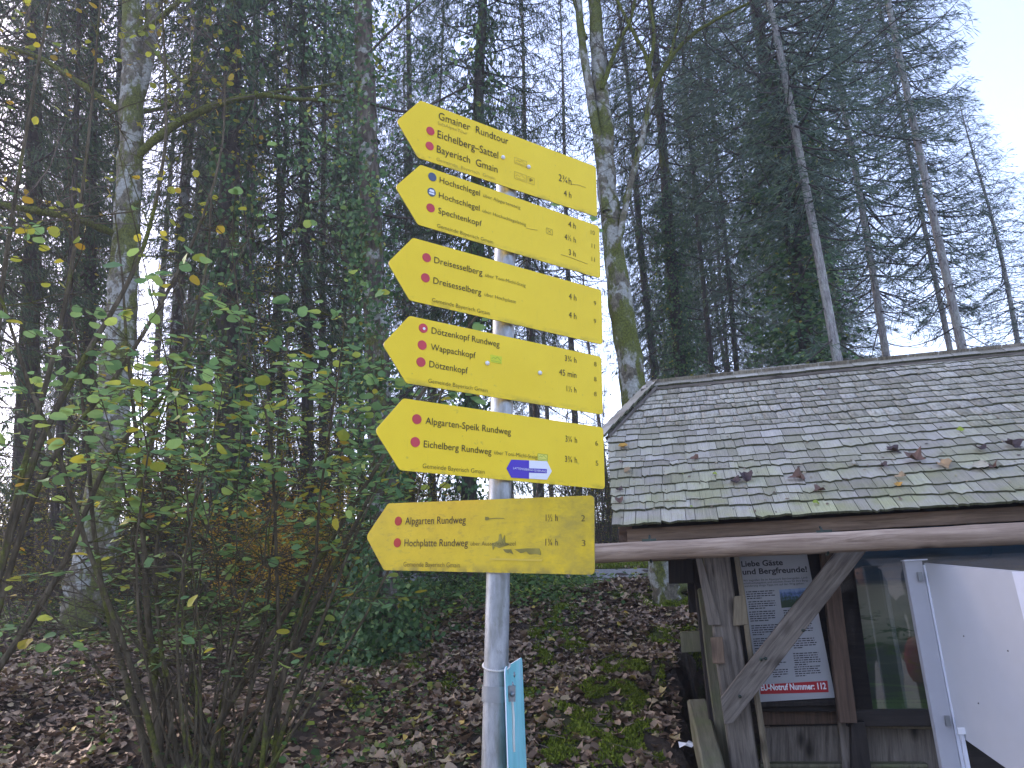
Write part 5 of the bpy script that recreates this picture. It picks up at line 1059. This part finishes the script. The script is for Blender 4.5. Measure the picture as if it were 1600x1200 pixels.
V, F = scatter(HZ, tp, g_.normal(0, 1, tp.shape)*[1, 1, .3]+[0, 0, -.2], np.array([0, 0, 1])+g_.normal(0, .5, tp.shape), g_.uniform(.045, .075, len(tp)), g_); tag(obj('foliage', V, F, M_hazel_y, HZ2), kind='stuff')

# ---- saplings and understorey
def sapling_meshes(seed, H, nst, leaves, mat, spread=.35, sz=(.035, .06)):
    g2 = np.random.default_rng(seed); A = Acc(); tt_ = []
    for k in range(nst):
        l = H*g2.uniform(.6, 1.1); d = np.array([g2.normal(0, spread), g2.normal(0, spread), 1]); t = np.linspace(0, 1, 8)[:, None]
        P = g2.normal(0, .06, 3)*[1, 1, 0]+d*l*t+g2.normal(0, .12, 3)*np.sin(t*4)*[1, 1, 0]; V, F = tube_arrays(P, (.006+.004*l)*(1-.8*t[:, 0]), 5); A.add(V, F); twigs(A, P, int(7*l), .55, .005, 0, g2, 2, .15, tt_)
    st = A.mesh('stem', M_twig, True); tp = np.array(tt_); tp = tp[g2.random(len(tp)) < leaves]; P = np.repeat(tp, 2, 0)+g2.normal(0, .05, (len(tp)*2, 3))
    V, F = scatter(SM, P, g2.normal(0, 1, P.shape)*[1, 1, .35], np.array([0, 0, 1.])+g2.normal(0, .35, P.shape), g2.uniform(sz[0], sz[1], len(P)), g2); return st, mesh('foliage', V, F, mat)
SAP = {'green': sapling_meshes(1, 2.6, 5, .8, M_under), 'green2': sapling_meshes(2, 3.6, 4, .5, M_under), 'bare': sapling_meshes(3, 4.2, 5, .10, M_under, .25), 'orange': sapling_meshes(4, 2.0, 4, .95, M_orange, .45), 'yellow': sapling_meshes(5, 1.6, 5, .9, M_yel, .5), 'tall': sapling_meshes(6, 6.5, 2, .18, M_yel, .10)}
LAB = {'green': ('green-leaved young shrub in the undergrowth', 'bush'), 'green2': ('loose leafy shrub in the undergrowth', 'bush'), 'bare': ('nearly bare thin-stemmed sapling in the undergrowth', 'sapling'), 'orange': ('orange-leaved low beech sapling in the undergrowth', 'sapling'), 'yellow': ('yellow-leaved low maple sapling in the undergrowth', 'sapling'), 'tall': ('tall thin sapling with a few yellow leaves among the trunks', 'sapling')}
SAPS = {}; GRP = {'green': 'leafy undergrowth shrubs', 'green2': 'loose undergrowth shrubs', 'bare': 'bare undergrowth saplings', 'orange': 'orange beech saplings', 'yellow': 'yellow maple saplings', 'tall': 'tall thin saplings'}
WHAT = {'green': 'green young shrub', 'green2': 'loose leafy shrub', 'bare': 'almost bare sapling', 'orange': 'orange-leaved sapling', 'yellow': 'yellow-leaved sapling', 'tall': 'tall thin sapling'}
def sap(kind, px, D, s=1.0):
    p = on_ground(px, D); e = empty('sapling' if LAB[kind][1] == 'sapling' else 'shrub', (p[0], p[1], p[2]-.02), g_.uniform(0, 6.28), label=LAB[kind][0], cat=LAB[kind][1], group=GRP[kind]); SAPS.setdefault(kind, []).append((e, px, D)); e.scale = (s, s, s)
    st, fo = SAP[kind]; link('stem', st, e); f = link('foliage', fo, e); f['kind'] = 'stuff'
for k in range(115):
    px = g_.uniform(-120, 740) if k % 5 else g_.uniform(860, 1010); D = g_.uniform(10.5, 24)
    if px > 800: D = g_.uniform(15, 26)
    if px > 520 and D < 12: D += 3
    if abs(D-12.7) < .8: D += 1.6
    sap(g_.choice(['green', 'green2', 'bare', 'bare', 'tall', 'green']), px, D, g_.uniform(.7, 1.15))
for px, D, s in ((440, 9.6, .62), (385, 9.8, .6), (495, 10.0, .55), (410, 10.2, .75), (470, 11, .8), (360, 11.2, .8), (395, 14, 1.3), (430, 15, 1.5), (455, 16, 1), (370, 16, 1.2), (480, 13.5, .8), (340, 15, 1), (420, 11.5, .7), (510, 17, 1.0), (400, 18, 1.5), (300, 17, 1.2)): sap('orange', px, D, s)
for px, D, s in ((445, 12, .9), (500, 11.2, .8), (540, 14, 1), (560, 11, .7), (380, 12, .7), (330, 13, .9), (650, 14.5, 1), (20, 14, 1.1), (80, 16, 1.2), (925, 19, 1), (520, 16, 1.1), (620, 15.5, 1.1), (470, 10.8, .6)): sap('yellow', px, D, s)

for k_, it in SAPS.items(): place_labels(it, WHAT[k_])
# ---- leaf litter, moss and ground cover
def ground_pts(n, pxr, Dr, g2, power=1.0):
    px = g2.uniform(pxr[0], pxr[1], n); D = Dr[0]+(Dr[1]-Dr[0])*g2.random(n)**power
    az = np.arctan((px-800)/(FPX*math.cos(TH))*1.0); x = D*np.sin(az); y = D*np.cos(az); return x, y
def in_hut(x, y, m=.0):
    rx, ry = x-HB[0], y-HB[1]; a = rx*HA[0]+ry*HA[1]; b_ = rx*HN[0]+ry*HN[1]; return (a > .22-m) & (b_ > -2.2) & (b_ < 3.4)
MOSS = [(875, 985, 26), (900, 1010, 22), (850, 1030, 24), (960, 1045, 30), (985, 1040, 22), (1010, 1050, 20), (1060, 1075, 34), (1090, 1070, 22), (930, 1085, 26), (960, 1095, 26), (990, 1092, 20), (900, 1120, 30), (950, 1165, 44), (1000, 1150, 26), (870, 1185, 34), (1035, 1180, 20), (1070, 1040, 18), (840, 1000, 18), (1035, 1000, 20), (880, 960, 18), (1092, 1100, 16), (820, 1090, 20), (1040, 945, 30), (1075, 950, 22), (560, 1090, 14), (700, 1070, 16), (650, 1045, 14)]
def moss_fields():
    out = []
    for px, py, r in MOSS:
        D = 4.; 
        while D < 16 and at(px, py, D)[2] > gz(*at(px, py, D)[:2]): D += .05
        p = at(px, py, D); out.append((p[0], p[1], r*D/FPX))
    return out
MF = moss_fields()
g_ = np.random.default_rng(31)
x = np.concatenate([g_.uniform(-8.5, 5, 80000), g_.uniform(-12, 6, 22000)]); y = np.concatenate([3.6+g_.random(80000)**1.15*7.5, g_.uniform(9, 18, 22000)])
pyc = 12.65+.035*x+.12*np.sin(x*.6); cover = np.array([pnoise(Vector((a*.7, b_*.7, 3.3))) for a, b_ in zip(x, y)])
inm = np.ones(len(x), bool)
for cx, cy, r in MF: inm &= ((x-cx)**2+((y-cy)/2.2)**2) > (r*.85)**2
k = ~in_hut(x, y) & ((np.abs(y-pyc) > .68) | (g_.random(len(x)) < .05)) & (np.abs(x/y) < .95) & (inm | (g_.random(len(x)) < .22)) & ((cover < .20) | (g_.random(len(x)) < .35)); x, y = x[k], y[k]; n = len(x)
P = np.stack([x, y, ground(x, y)+.006+g_.random(n)*.035], 1); N_ = np.array([0, 0, 1.])+g_.normal(0, .38, (n, 3)); S_ = g_.uniform(.032, .086, n)*np.where(y > 9, 1.3, 1)
LT = []
for s in range(7):
    V, F = leaf_shape(200+s, [0, 5, 3, 5, 0, 4, 5][s], 8); g3 = np.random.default_rng(s); V = V.copy(); cu = g3.uniform(-.9, 1.0); V[:, 2] += cu*V[:, 0]**2*1.2+g3.uniform(-.5, .7)*(V[:, 1]-.5)**2+g3.normal(0, .05, len(V)); V[:, 1] -= .5; LT.append((V, F))
V, F = scatter(LT, P, g_.normal(0, 1, (n, 3))*[1, 1, .15], N_, S_, g_); tag(obj('leaf_litter', V, F, M_litter), label=None, kind='stuff')
# moss tufts and short grass in patches
def patches(n, xr, yr, thr, seed, sc=.9):
    g2 = np.random.default_rng(seed); x = g2.uniform(*xr, n); y = g2.uniform(*yr, n); v = np.array([pnoise(Vector((a*sc, b_*sc, seed))) for a, b_ in zip(x, y)])+.35*np.array([pnoise(Vector((a*sc*4, b_*sc*4, seed+5))) for a, b_ in zip(x, y)])
    k = (v > thr) & ~in_hut(x, y); return x[k], y[k], g2
g2 = np.random.default_rng(6); PX, PY = [], []
for cx, cy, r in MF:
    n = int(9000*(r*2)**1.2*1.4); a = g2.uniform(0, 6.283, n); q = np.abs(g2.normal(0, .62, n))*r; PX.append(cx+np.cos(a)*q); PY.append(cy+np.sin(a)*q*2.2)
x = np.concatenate(PX); y = np.concatenate(PY); v = np.array([pnoise(Vector((a*7, b_*7, 2.))) for a, b_ in zip(x, y)]); k = (v > -.12) & ~in_hut(x, y, .1); x = x[k]; y = y[k]; n = len(x)
P = np.stack([x, y, ground(x, y)+.004+np.clip(v[k], 0, 1)*.05], 1); V, F = cards(P, np.array([0, 0, 1.])+g2.normal(0, .7, (n, 3)), rdir(g2, n), g2.uniform(.015, .038, n), g2.uniform(.008, .02, n)); tag(obj('moss', V, F, M_mossg), kind='stuff')
x, y, g2 = patches(90000, (-5, 3.5), (4, 13), .22, 9, 1.3); x = x[:26000]; y = y[:26000]; n = len(x)
P = np.stack([x, y, ground(x, y)+.005], 1); V, F = cards(P, np.array([0, 0, 1.])+g2.normal(0, .45, (n, 3)), rdir(g2, n), g2.uniform(.03, .08, n), g2.uniform(.003, .006, n)); VV, FF = [V], [F]
x = g2.uniform(-9, 7, 30000); y = 13.35+.035*x+.12*np.sin(x*.6)+g2.uniform(0, 1, 30000)**1.3*1.6; n = len(x); P = np.stack([x, y, ground(x, y)+.0], 1)
V2, F2 = cards(P, np.array([0, 0, 1.])+g2.normal(0, .35, (n, 3)), rdir(g2, n), g2.uniform(.05, .14, n), g2.uniform(.008, .02, n)); tag(obj('grass', np.concatenate([V, V2]), np.concatenate([F, F2+len(V)]), M_mossg), kind='stuff')
# leafy ground cover on the bank and round the ivy tree
def cover_plants(cx, D, rx_, rD, n, size, seed):
    g2 = np.random.default_rng(seed); px = g2.normal(cx, rx_, n); Dd = np.abs(g2.normal(D, rD, n)); pts = [on_ground(a, b_) for a, b_ in zip(px, Dd)]; P = np.array(pts); idx = np.repeat(np.arange(n), 9)
    Q = P[idx]+np.abs(g2.normal(0, 1, (len(idx), 3)))*[0, 0, .09]+g2.normal(0, .09, (len(idx), 3))*[1, 1, 0]; return scatter(SM+HZ[:1], Q, g2.normal(0, 1, Q.shape)*[1, 1, .2], np.array([0, -.25, 1.])+g2.normal(0, .4, Q.shape), g2.uniform(size*.6, size*1.3, len(Q)), g2)
VS, FS = [], []; off = 0
for args in ((600, 8.1, 24, .25, 60, .055, 1), (835, 11.0, 50, .9, 620, .06, 2), (700, 10.8, 60, 1.1, 600, .06, 3), (500, 10.2, 60, 1.0, 700, .06, 4), (380, 11, 120, 1.3, 700, .06, 5), (120, 12, 160, 1.6, 700, .06, 6), (880, 9.6, 30, .8, 90, .04, 7), (330, 5.6, 170, .6, 40, .05, 8), (620, 6.0, 90, .8, 45, .04, 9)):
    V, F = cover_plants(*args); VS.append(V); FS.append(F+off); off += len(V)
tag(obj('ground_cover', np.concatenate(VS), np.concatenate(FS), M_cover), kind='stuff')
# tangle of thin dead twigs on the bank
A = Acc()
for k in range(900):
    px = g_.uniform(-80, 780); D = g_.uniform(9.5, 16); p = on_ground(px, D); l = g_.uniform(.4, 1.8); d = unit(np.array([g_.normal(), g_.normal(), g_.uniform(.1, 1.3)])); t = np.linspace(0, 1, 4)[:, None]
    V, F = tube_arrays(p+d*l*t+g_.normal(0, .06, 3)*np.sin(t*3)*l, .005*(1-.6*t[:, 0]), 3); A.add(V, F)
tag(A.obj('brushwood', [M_twig], None), kind='stuff')

# fallen sticks in the litter
A = Acc()
for k in range(420):
    px = g_.uniform(-40, 1080); D = g_.uniform(4.3, 11); p = on_ground(px, D); l = g_.uniform(.08, .5); a = g_.uniform(0, 6.28); d = np.array([math.cos(a), math.sin(a), g_.normal(.17*math.sin(a), .08)]); t = np.linspace(0, 1, 4)[:, None]
    if in_hut(p[0], p[1], .1): continue
    V, F = tube_arrays(p+[0, 0, .035]+d*l*t+g_.normal(0, .06, 3)*np.sin(t*3)*l, g_.uniform(.002, .005)*(1-.6*t[:, 0]), 4); A.add(V, F)
tag(A.obj('fallen_sticks', [M_twig_pale], None), kind='stuff')
print('TRIS', sum(len(m.polygons)*2 if len(m.polygons) and m.polygons[0].loop_total == 4 else len(m.polygons) for m in bpy.data.meshes), [(m.name, len(m.polygons)) for m in bpy.data.meshes if len(m.polygons) > 60000])

# ---- small single things
def leaf_obj(name, seed, lobes, mat, loc, size, nrm, spin, label, group, curl=.6, parent=None):
    V, F = leaf_shape(seed, lobes, 12); g3 = np.random.default_rng(seed); V = V.copy(); V[:, 1] -= .5; V[:, 2] += curl*(V[:, 0]**2*1.6+(V[:, 1]**2)*.9*g3.uniform(-.4, 1))+g3.normal(0, .035, len(V))
    N = Vector(nrm).normalized(); m = N.to_track_quat('Z', 'Y').to_matrix().to_4x4() @ Matrix.Rotation(spin, 4, 'Z'); m.translation = loc
    e = obj(name, V*size, [tuple(f) for f in F.tolist()], mat, None, False); e.matrix_world = m
    so = e.modifiers.new('s', 'SOLIDIFY'); so.thickness = .0012
    return tag(e, label, 'leaf', group)
LC = {'dark': flat('dark brown dead leaf', (.055, .035, .035), .6, var=.4), 'tan': flat('tan dead leaf', (.30, .20, .11), .6, var=.3), 'red': flat('reddish brown dead leaf', (.13, .07, .05), .6, var=.3), 'orange': flat('orange dead leaf', (.42, .22, .04), .6, var=.3), 'green': flat('yellow green leaf', (.20, .26, .03), .6, var=.3), 'pale': flat('pale dead leaf', (.36, .32, .24), .6, var=.3)}
roofN = HM.to_3x3() @ Vector((0, -sP_, cP))
RL_ = [(974, 707, .085, 'orange', 0, 'large orange tan leaf at the upper left edge of the shingle roof'), (972, 731, .04, 'red', 3, 'small reddish leaf below the large orange one at the roof edge'), (981, 744, .06, 'tan', 0, 'tan leaf near the left roof edge, middle of its column'), (969, 775, .055, 'dark', 5, 'dark curled leaf near the lower left roof edge'), (969, 791, .065, 'red', 0, 'reddish oval leaf lowest at the left roof edge'),
       (1087, 726, .06, 'red', 3, 'curled brown leaf alone in the left middle of the roof'), (1117, 750, .035, 'green', 0, 'small yellow green leaf low on the roof left of the curled pile'), (1150, 762, .085, 'dark', 5, 'dark crumpled leaf low on the roof, left one of a close pair'), (1166, 757, .10, 'dark', 5, 'dark crumpled leaf low on the roof, right one of a close pair'), (1248, 757, .10, 'red', 4, 'curled upright brown leaf with pale rim low on the roof'),
       (1281, 776, .07, 'red', 5, 'reddish leaf in the second shingle row from the eave'), (1395, 714, .09, 'dark', 5, 'dark lobed leaf highest of the cluster on the right of the roof'), (1380, 738, .06, 'dark', 5, 'dark maple leaf with pointed lobes in the middle of the roof cluster'), (1336, 735, .055, 'pale', 3, 'greyish leaf at the left of the roof leaf cluster'), (1431, 729, .12, 'red', 4, 'big brown leaf with curled pale edge on the right of the roof'),
       (1473, 736, .09, 'tan', 5, 'tan leaf right of the big curled one on the roof'), (1409, 755, .07, 'tan', 3, 'tan crumpled leaf below the dark maple leaf on the roof'), (1404, 768, .055, 'orange', 0, 'orange leaf lying lowest under the roof cluster'), (1530, 740, .09, 'pale', 0, 'long pale rolled leaf at the right of the roof'), (1550, 738, .08, 'red', 5, 'red brown leaf behind the long rolled pale one'), (1532, 713, .08, 'dark', 5, 'dark crumpled leaf above the long rolled pale one'),
       (1580, 706, .12, 'dark', 5, 'dark lobed leaf nearest the right picture edge on the roof'), (1500, 682, .05, 'green', 5, 'small yellow green sprig on the right middle of the roof'), (1275, 796, .04, 'green', 0, 'green moss-coloured leaf on the eave row of shingles'), (1282, 617, .04, 'red', 3, 'small brown leaf high on the roof near the ridge')]
for i, (px, py, s, cl_, lo, lab) in enumerate(RL_):
    a, sl = on_roof(px, py); leaf_obj('fallen_leaf', 300+i, lo, LC[cl_], HM @ rf(a, sl, .042), s*.82, roofN+Vector((random.uniform(-.2, .2), random.uniform(-.2, .2), 0)), random.uniform(0, 6), lab, 'dead leaves on the shingle roof', curl=.9 if cl_ in ('dark', 'red') else .5)
VV, FF = [], []; k_ = 0; gd_ = np.random.default_rng(4)
for i in range(150):
    a = gd_.uniform(.05, 2.9); sl = abs(gd_.normal(.45, .45)); 
    if sl > ridge_s-.15 or a < left_a(sl)+.05: continue
    V, F = leaf_shape(700+i % 12, 0, 6); q = gd_.uniform(.008, .026); m = Matrix.Translation(rf(a, sl, .036)) @ Matrix.Rotation(PITCH, 4, 'X') @ Matrix.Rotation(gd_.uniform(0, 6.28), 4, 'Z') @ Matrix.Diagonal((q*gd_.uniform(.25, 1), q, q, 1))
    VV.append(np.array([HM @ m @ Vector(v) for v in V])); FF.append(F+k_); k_ += len(V)
tag(obj('roof_debris', np.concatenate(VV), np.concatenate(FF), leafmat('roof debris', [(0, (.05, .035, .025)), (.5, (.16, .11, .07)), (.85, (.34, .28, .17)), (1, (.2, .25, .05))], 0)), kind='stuff')
# white scrap of paper
sp = Vector(on_ground(1072, 5.55)); sp = Vector(hit(1072, 1150, np.array([0, 0, gz(*at(1072, 1150, 5.2)[:2])+.02]), np.array([0, 0, 1.]))); sp.z = gz(sp.x, sp.y)+.03
V = [(-.05, -.02, 0), (-.02, -.035, .015), (.02, -.03, .0), (.05, -.015, .02), (.055, .02, .01), (.02, .03, .03), (-.01, .02, .01), (-.045, .03, .025), (0, 0, .022)]
pp = obj('paper_scrap', V, [(i, (i+1) % 8, 8) for i in range(8)], flat('white paper', (.75, .75, .76), .7)); pp.location = sp; tag(pp, 'small white scrap of paper on the leaves left of the shelter', 'paper')
# fern and dandelion-like rosette bottom left
M_fern = flat('bright green frond', (.12, .26, .06), .55, var=.2)
fp = Vector(at(128, 1142, 5.1)); fp.z = gz(fp.x, fp.y); fern = empty('rosette_plant', fp, label='bright green rosette plant with jagged leaves among the litter at lower left', cat='plant')
for k, (az, l, el) in enumerate([(2.9, .26, .55), (2.2, .22, .8), (1.4, .20, 1.0), (.7, .24, .7), (.2, .28, .45), (-.5, .18, .5), (3.7, .2, .5), (1.8, .16, .9), (-1.4, .14, .5)]):
    h = np.array([math.cos(az), math.sin(az)*.6, 0]); t = np.linspace(0, 1, 15); mid = h*(l*t)[:, None]+np.array([0, 0, 1])*(l*el*t-l*.75*t*t)[:, None]+np.array([0, 0, .01]); sd_ = unit(np.cross(h, [0, 0, 1.]))
    w = .026*np.sin(np.clip(t*1.1+.08, 0, 1)*math.pi*.92)*(1+.75*(np.arange(15) % 2*2-1)); w[-1] = .001; V = np.concatenate([mid+sd_*w[:, None]+[0, 0, .006], mid, mid-sd_*w[:, None]+[0, 0, .006]])
    obj('leaf', V, [(i, i+1, i+16, i+15) for i in range(14)]+[(i+15, i+16, i+31, i+30) for i in range(14)], M_fern, fern)
def seedling(px, py, D, n, s, label):
    p = Vector(at(px, py, D)); p.z = gz(p.x, p.y); e = empty('seedling', p, label=label, cat='plant'); g3 = np.random.default_rng(int(px))
    V, F = tube_arrays([(0, 0, 0), (.01, 0, s*1.2), (0, .01, s*2.4)], .004, 5); obj('stem', V, F, M_fern, e, True)
    for k in range(n):
        a = k*2.4; V, F = leaf_shape(500+k, 0, 10); m = Matrix.Translation((math.cos(a)*s*.15, math.sin(a)*s*.15, s*(1.0+1.5*(k/n)))) @ Matrix.Rotation(a-1.57, 4, 'Z') @ Matrix.Rotation(-.1, 4, 'X') @ Matrix.Scale(s*g3.uniform(.8, 1.2), 4)
        link('leaf', mesh('leaf', V, [tuple(f) for f in F.tolist()], M_fern), e, m)
seedling(303, 1150, 4.95, 9, .085, 'bright green leafy seedling at the front foot of the hazel')
seedling(205, 1190, 4.55, 4, .075, 'small two-leaved green plant at the bottom edge left of the hazel')
seedling(388, 1165, 4.9, 6, .045, 'little green weed right below the hazel stems')
# small waymark post far behind, seen between the two lowest signs
wp = on_ground(695, 16.0); wz_ = at(695, 776, 16.0)[2]; wm = empty('waymark_post', wp, label='small blue and white waymark on a thin post far behind the sign arrows', cat='sign')
V, F = tube_arrays([(0, 0, 0), (0, 0, wz_-wp[2]+.1)], .02, 8); obj('post', V, F, M_galv, wm, True)
link('sign_panel', box_mesh('sign_panel', .09, .01, .18, flat('waymark blue', (.25, .42, .55), .5), .003), wm, Matrix.Translation((0, -.03, wz_-wp[2])))
strokes('arrow_mark', [((-.03, wz_-wp[2]+.03), (.03, wz_-wp[2]+.06)), ((-.03, wz_-wp[2]+.03), (.02, wz_-wp[2]-.03))], .014, M_white, wm, -.037)

# ---- two people standing right of the viewer, seen mirrored in the showcase glass
M_jacket = flat('dark jacket', (.018, .02, .022), .8, var=.3); M_trou = flat('dark trousers', (.02, .02, .024), .85); M_skin = flat('skin', (.45, .27, .19), .5); M_redj = flat('red cloth', (.35, .01, .03), .7); M_hat = flat('dark hood', (.02, .022, .022), .85); M_boot = flat('boots', (.02, .014, .01), .6); M_hair = flat('brown hair', (.05, .03, .02), .7)
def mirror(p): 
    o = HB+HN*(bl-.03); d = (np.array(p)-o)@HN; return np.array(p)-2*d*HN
def person(px, D, yaw, label, trou, group, H=1.74):
    p = mirror(at(px, 930, D)); p[2] = gz(p[0], p[1]); e = empty('person', p, yaw, label=label, cat='person', group=group)
    s = H/1.74
    J = [(0, 0, .96, .15), (0, 0, 1.12, .145), (0, .01, 1.28, .16), (0, .015, 1.42, .15), (0, .0, 1.50, .062), (0, -.01, 1.57, .065), (0, -.012, 1.64, .092), (0, -.005, 1.71, .075)]
    E_ = [(i, i+1) for i in range(7)]
    def chain(start, pts):
        k = start
        for q in pts: J.append(q); E_.append((k, len(J)-1)); k = len(J)-1
        return k
    for sg in (-1, 1):
        k = chain(3, [(.17*sg, .01, 1.42, .085), (.235*sg, .02, 1.30, .068), (.29*sg, .0, 1.12, .056), (.285*sg, -.10, .93, .042), (.28*sg, -.13, .87, .032)])
        for f in range(4): chain(k, [(.28*sg+(.018-.012*f)*sg, -.15-.012*f+.01, .82, .009), (.28*sg+(.014-.011*f)*sg, -.16-.012*f, .785+.004*f, .008)])
        chain(k, [(.255*sg, -.17, .845, .010), (.245*sg, -.185, .82, .009)])
        chain(0, [(.095*sg, 0, .86, .10), (.11*sg, -.01, .52, .066), (.12*sg, .01, .12, .05), (.12*sg, -.05, .045, .042), (.13*sg, -.16, .035, .035)])
    me = bpy.data.meshes.new('body'); me.from_pydata([tuple(c*s for c in j[:3]) for j in J], E_, []); o = bpy.data.objects.new('body', me); C.objects.link(o)
    sk_ = o.modifiers.new('skin', 'SKIN'); me.skin_vertices[0].data[0].use_root = True
    for v, j in zip(me.skin_vertices[0].data, J): v.radius = (j[3]*s, j[3]*s*(.75 if j[3] > .12 else 1))
    ss = o.modifiers.new('sub', 'SUBSURF'); ss.levels = 2; ss.render_levels = 2
    bpy.context.view_layer.update(); me2 = bpy.data.meshes.new_from_object(o.evaluated_get(bpy.context.evaluated_depsgraph_get())); bpy.data.objects.remove(o); me2.name = 'body'; me2.materials.clear()
    for m in (M_jacket, trou, M_skin, M_boot): me2.materials.append(m)
    for pl in me2.polygons:
        z = pl.center.z/s; x = abs(pl.center.x)
        pl.material_index = 2 if (z > 1.52 or (z < .885 and x > .22*s and z > .7)) else 0 if z > .90 or (x > .22*s and z > .7) else 1 if z > .12 else 3; pl.use_smooth = True
    link('body', me2, e)
    V, F = tube_arrays([(0, .03, 1.46*s), (0, .035, 1.55*s), (0, .03, 1.64*s), (0, .02, 1.72*s), (0, .01, 1.785*s), (0, 0, 1.80*s)], [.10, .105, .118, .112, .06, .005], 16); V[:, 1] = np.where(V[:, 1] < -.055, -.055, V[:, 1]); obj('hood', V, F, M_hat, e, True)
    for sg in (-1, 1):
        V, F = tube_arrays([(.035*sg, -.093*s, 1.65*s), (.035*sg, -.100*s, 1.65*s), (.035*sg, -.103*s, 1.65*s)], [.011, .009, .001], 8); obj('eye', V, F, M_hair, e, True)
    V, F = tube_arrays([(0, -.09*s, 1.655*s), (0, -.115*s, 1.62*s), (0, -.10*s, 1.605*s)], [.006, .013, .008], 8); obj('nose', V, F, M_skin, e, True)
    V, F = tube_arrays([(-.025, -.088*s, 1.575*s), (0, -.095*s, 1.572*s), (.025, -.088*s, 1.575*s)], [.002, .005, .002], 6); obj('mouth', V, F, M_redj, e, True)
    return e, p
dirh = math.atan2(HN[1], HN[0])+math.pi/2
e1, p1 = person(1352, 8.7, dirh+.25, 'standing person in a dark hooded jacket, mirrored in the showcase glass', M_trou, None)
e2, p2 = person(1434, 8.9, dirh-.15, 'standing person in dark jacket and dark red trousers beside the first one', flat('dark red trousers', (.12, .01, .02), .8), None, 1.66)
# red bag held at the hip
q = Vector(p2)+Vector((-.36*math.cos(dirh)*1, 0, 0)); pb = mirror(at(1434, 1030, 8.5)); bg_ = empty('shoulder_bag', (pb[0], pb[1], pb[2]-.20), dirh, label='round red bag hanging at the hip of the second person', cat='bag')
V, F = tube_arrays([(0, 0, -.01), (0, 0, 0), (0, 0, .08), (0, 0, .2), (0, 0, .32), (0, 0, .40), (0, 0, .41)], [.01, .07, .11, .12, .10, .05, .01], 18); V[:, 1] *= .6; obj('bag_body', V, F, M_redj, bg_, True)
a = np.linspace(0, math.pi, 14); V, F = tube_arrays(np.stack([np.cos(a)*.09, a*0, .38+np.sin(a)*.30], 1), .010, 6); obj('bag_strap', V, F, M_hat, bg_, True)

# ---- damp air under the trees
hz = obj('haze', boxv(2440, 2440, 60, (0, 0, 8)), BOXF, [], None); hz['kind'] = 'stuff'
M_hz = bpy.data.materials.new('haze'); M_hz.use_nodes = True; nt = M_hz.node_tree; nt.nodes.clear()
o_ = nt.nodes.new('ShaderNodeOutputMaterial'); pv = nt.nodes.new('ShaderNodeVolumePrincipled'); pv.inputs['Color'].default_value = (.80, .88, 1, 1); pv.inputs['Density'].default_value = .0028; pv.inputs['Anisotropy'].default_value = .35
nt.links.new(pv.outputs[0], o_.inputs['Volume']); hz.data.materials.append(M_hz)

flush_texts()
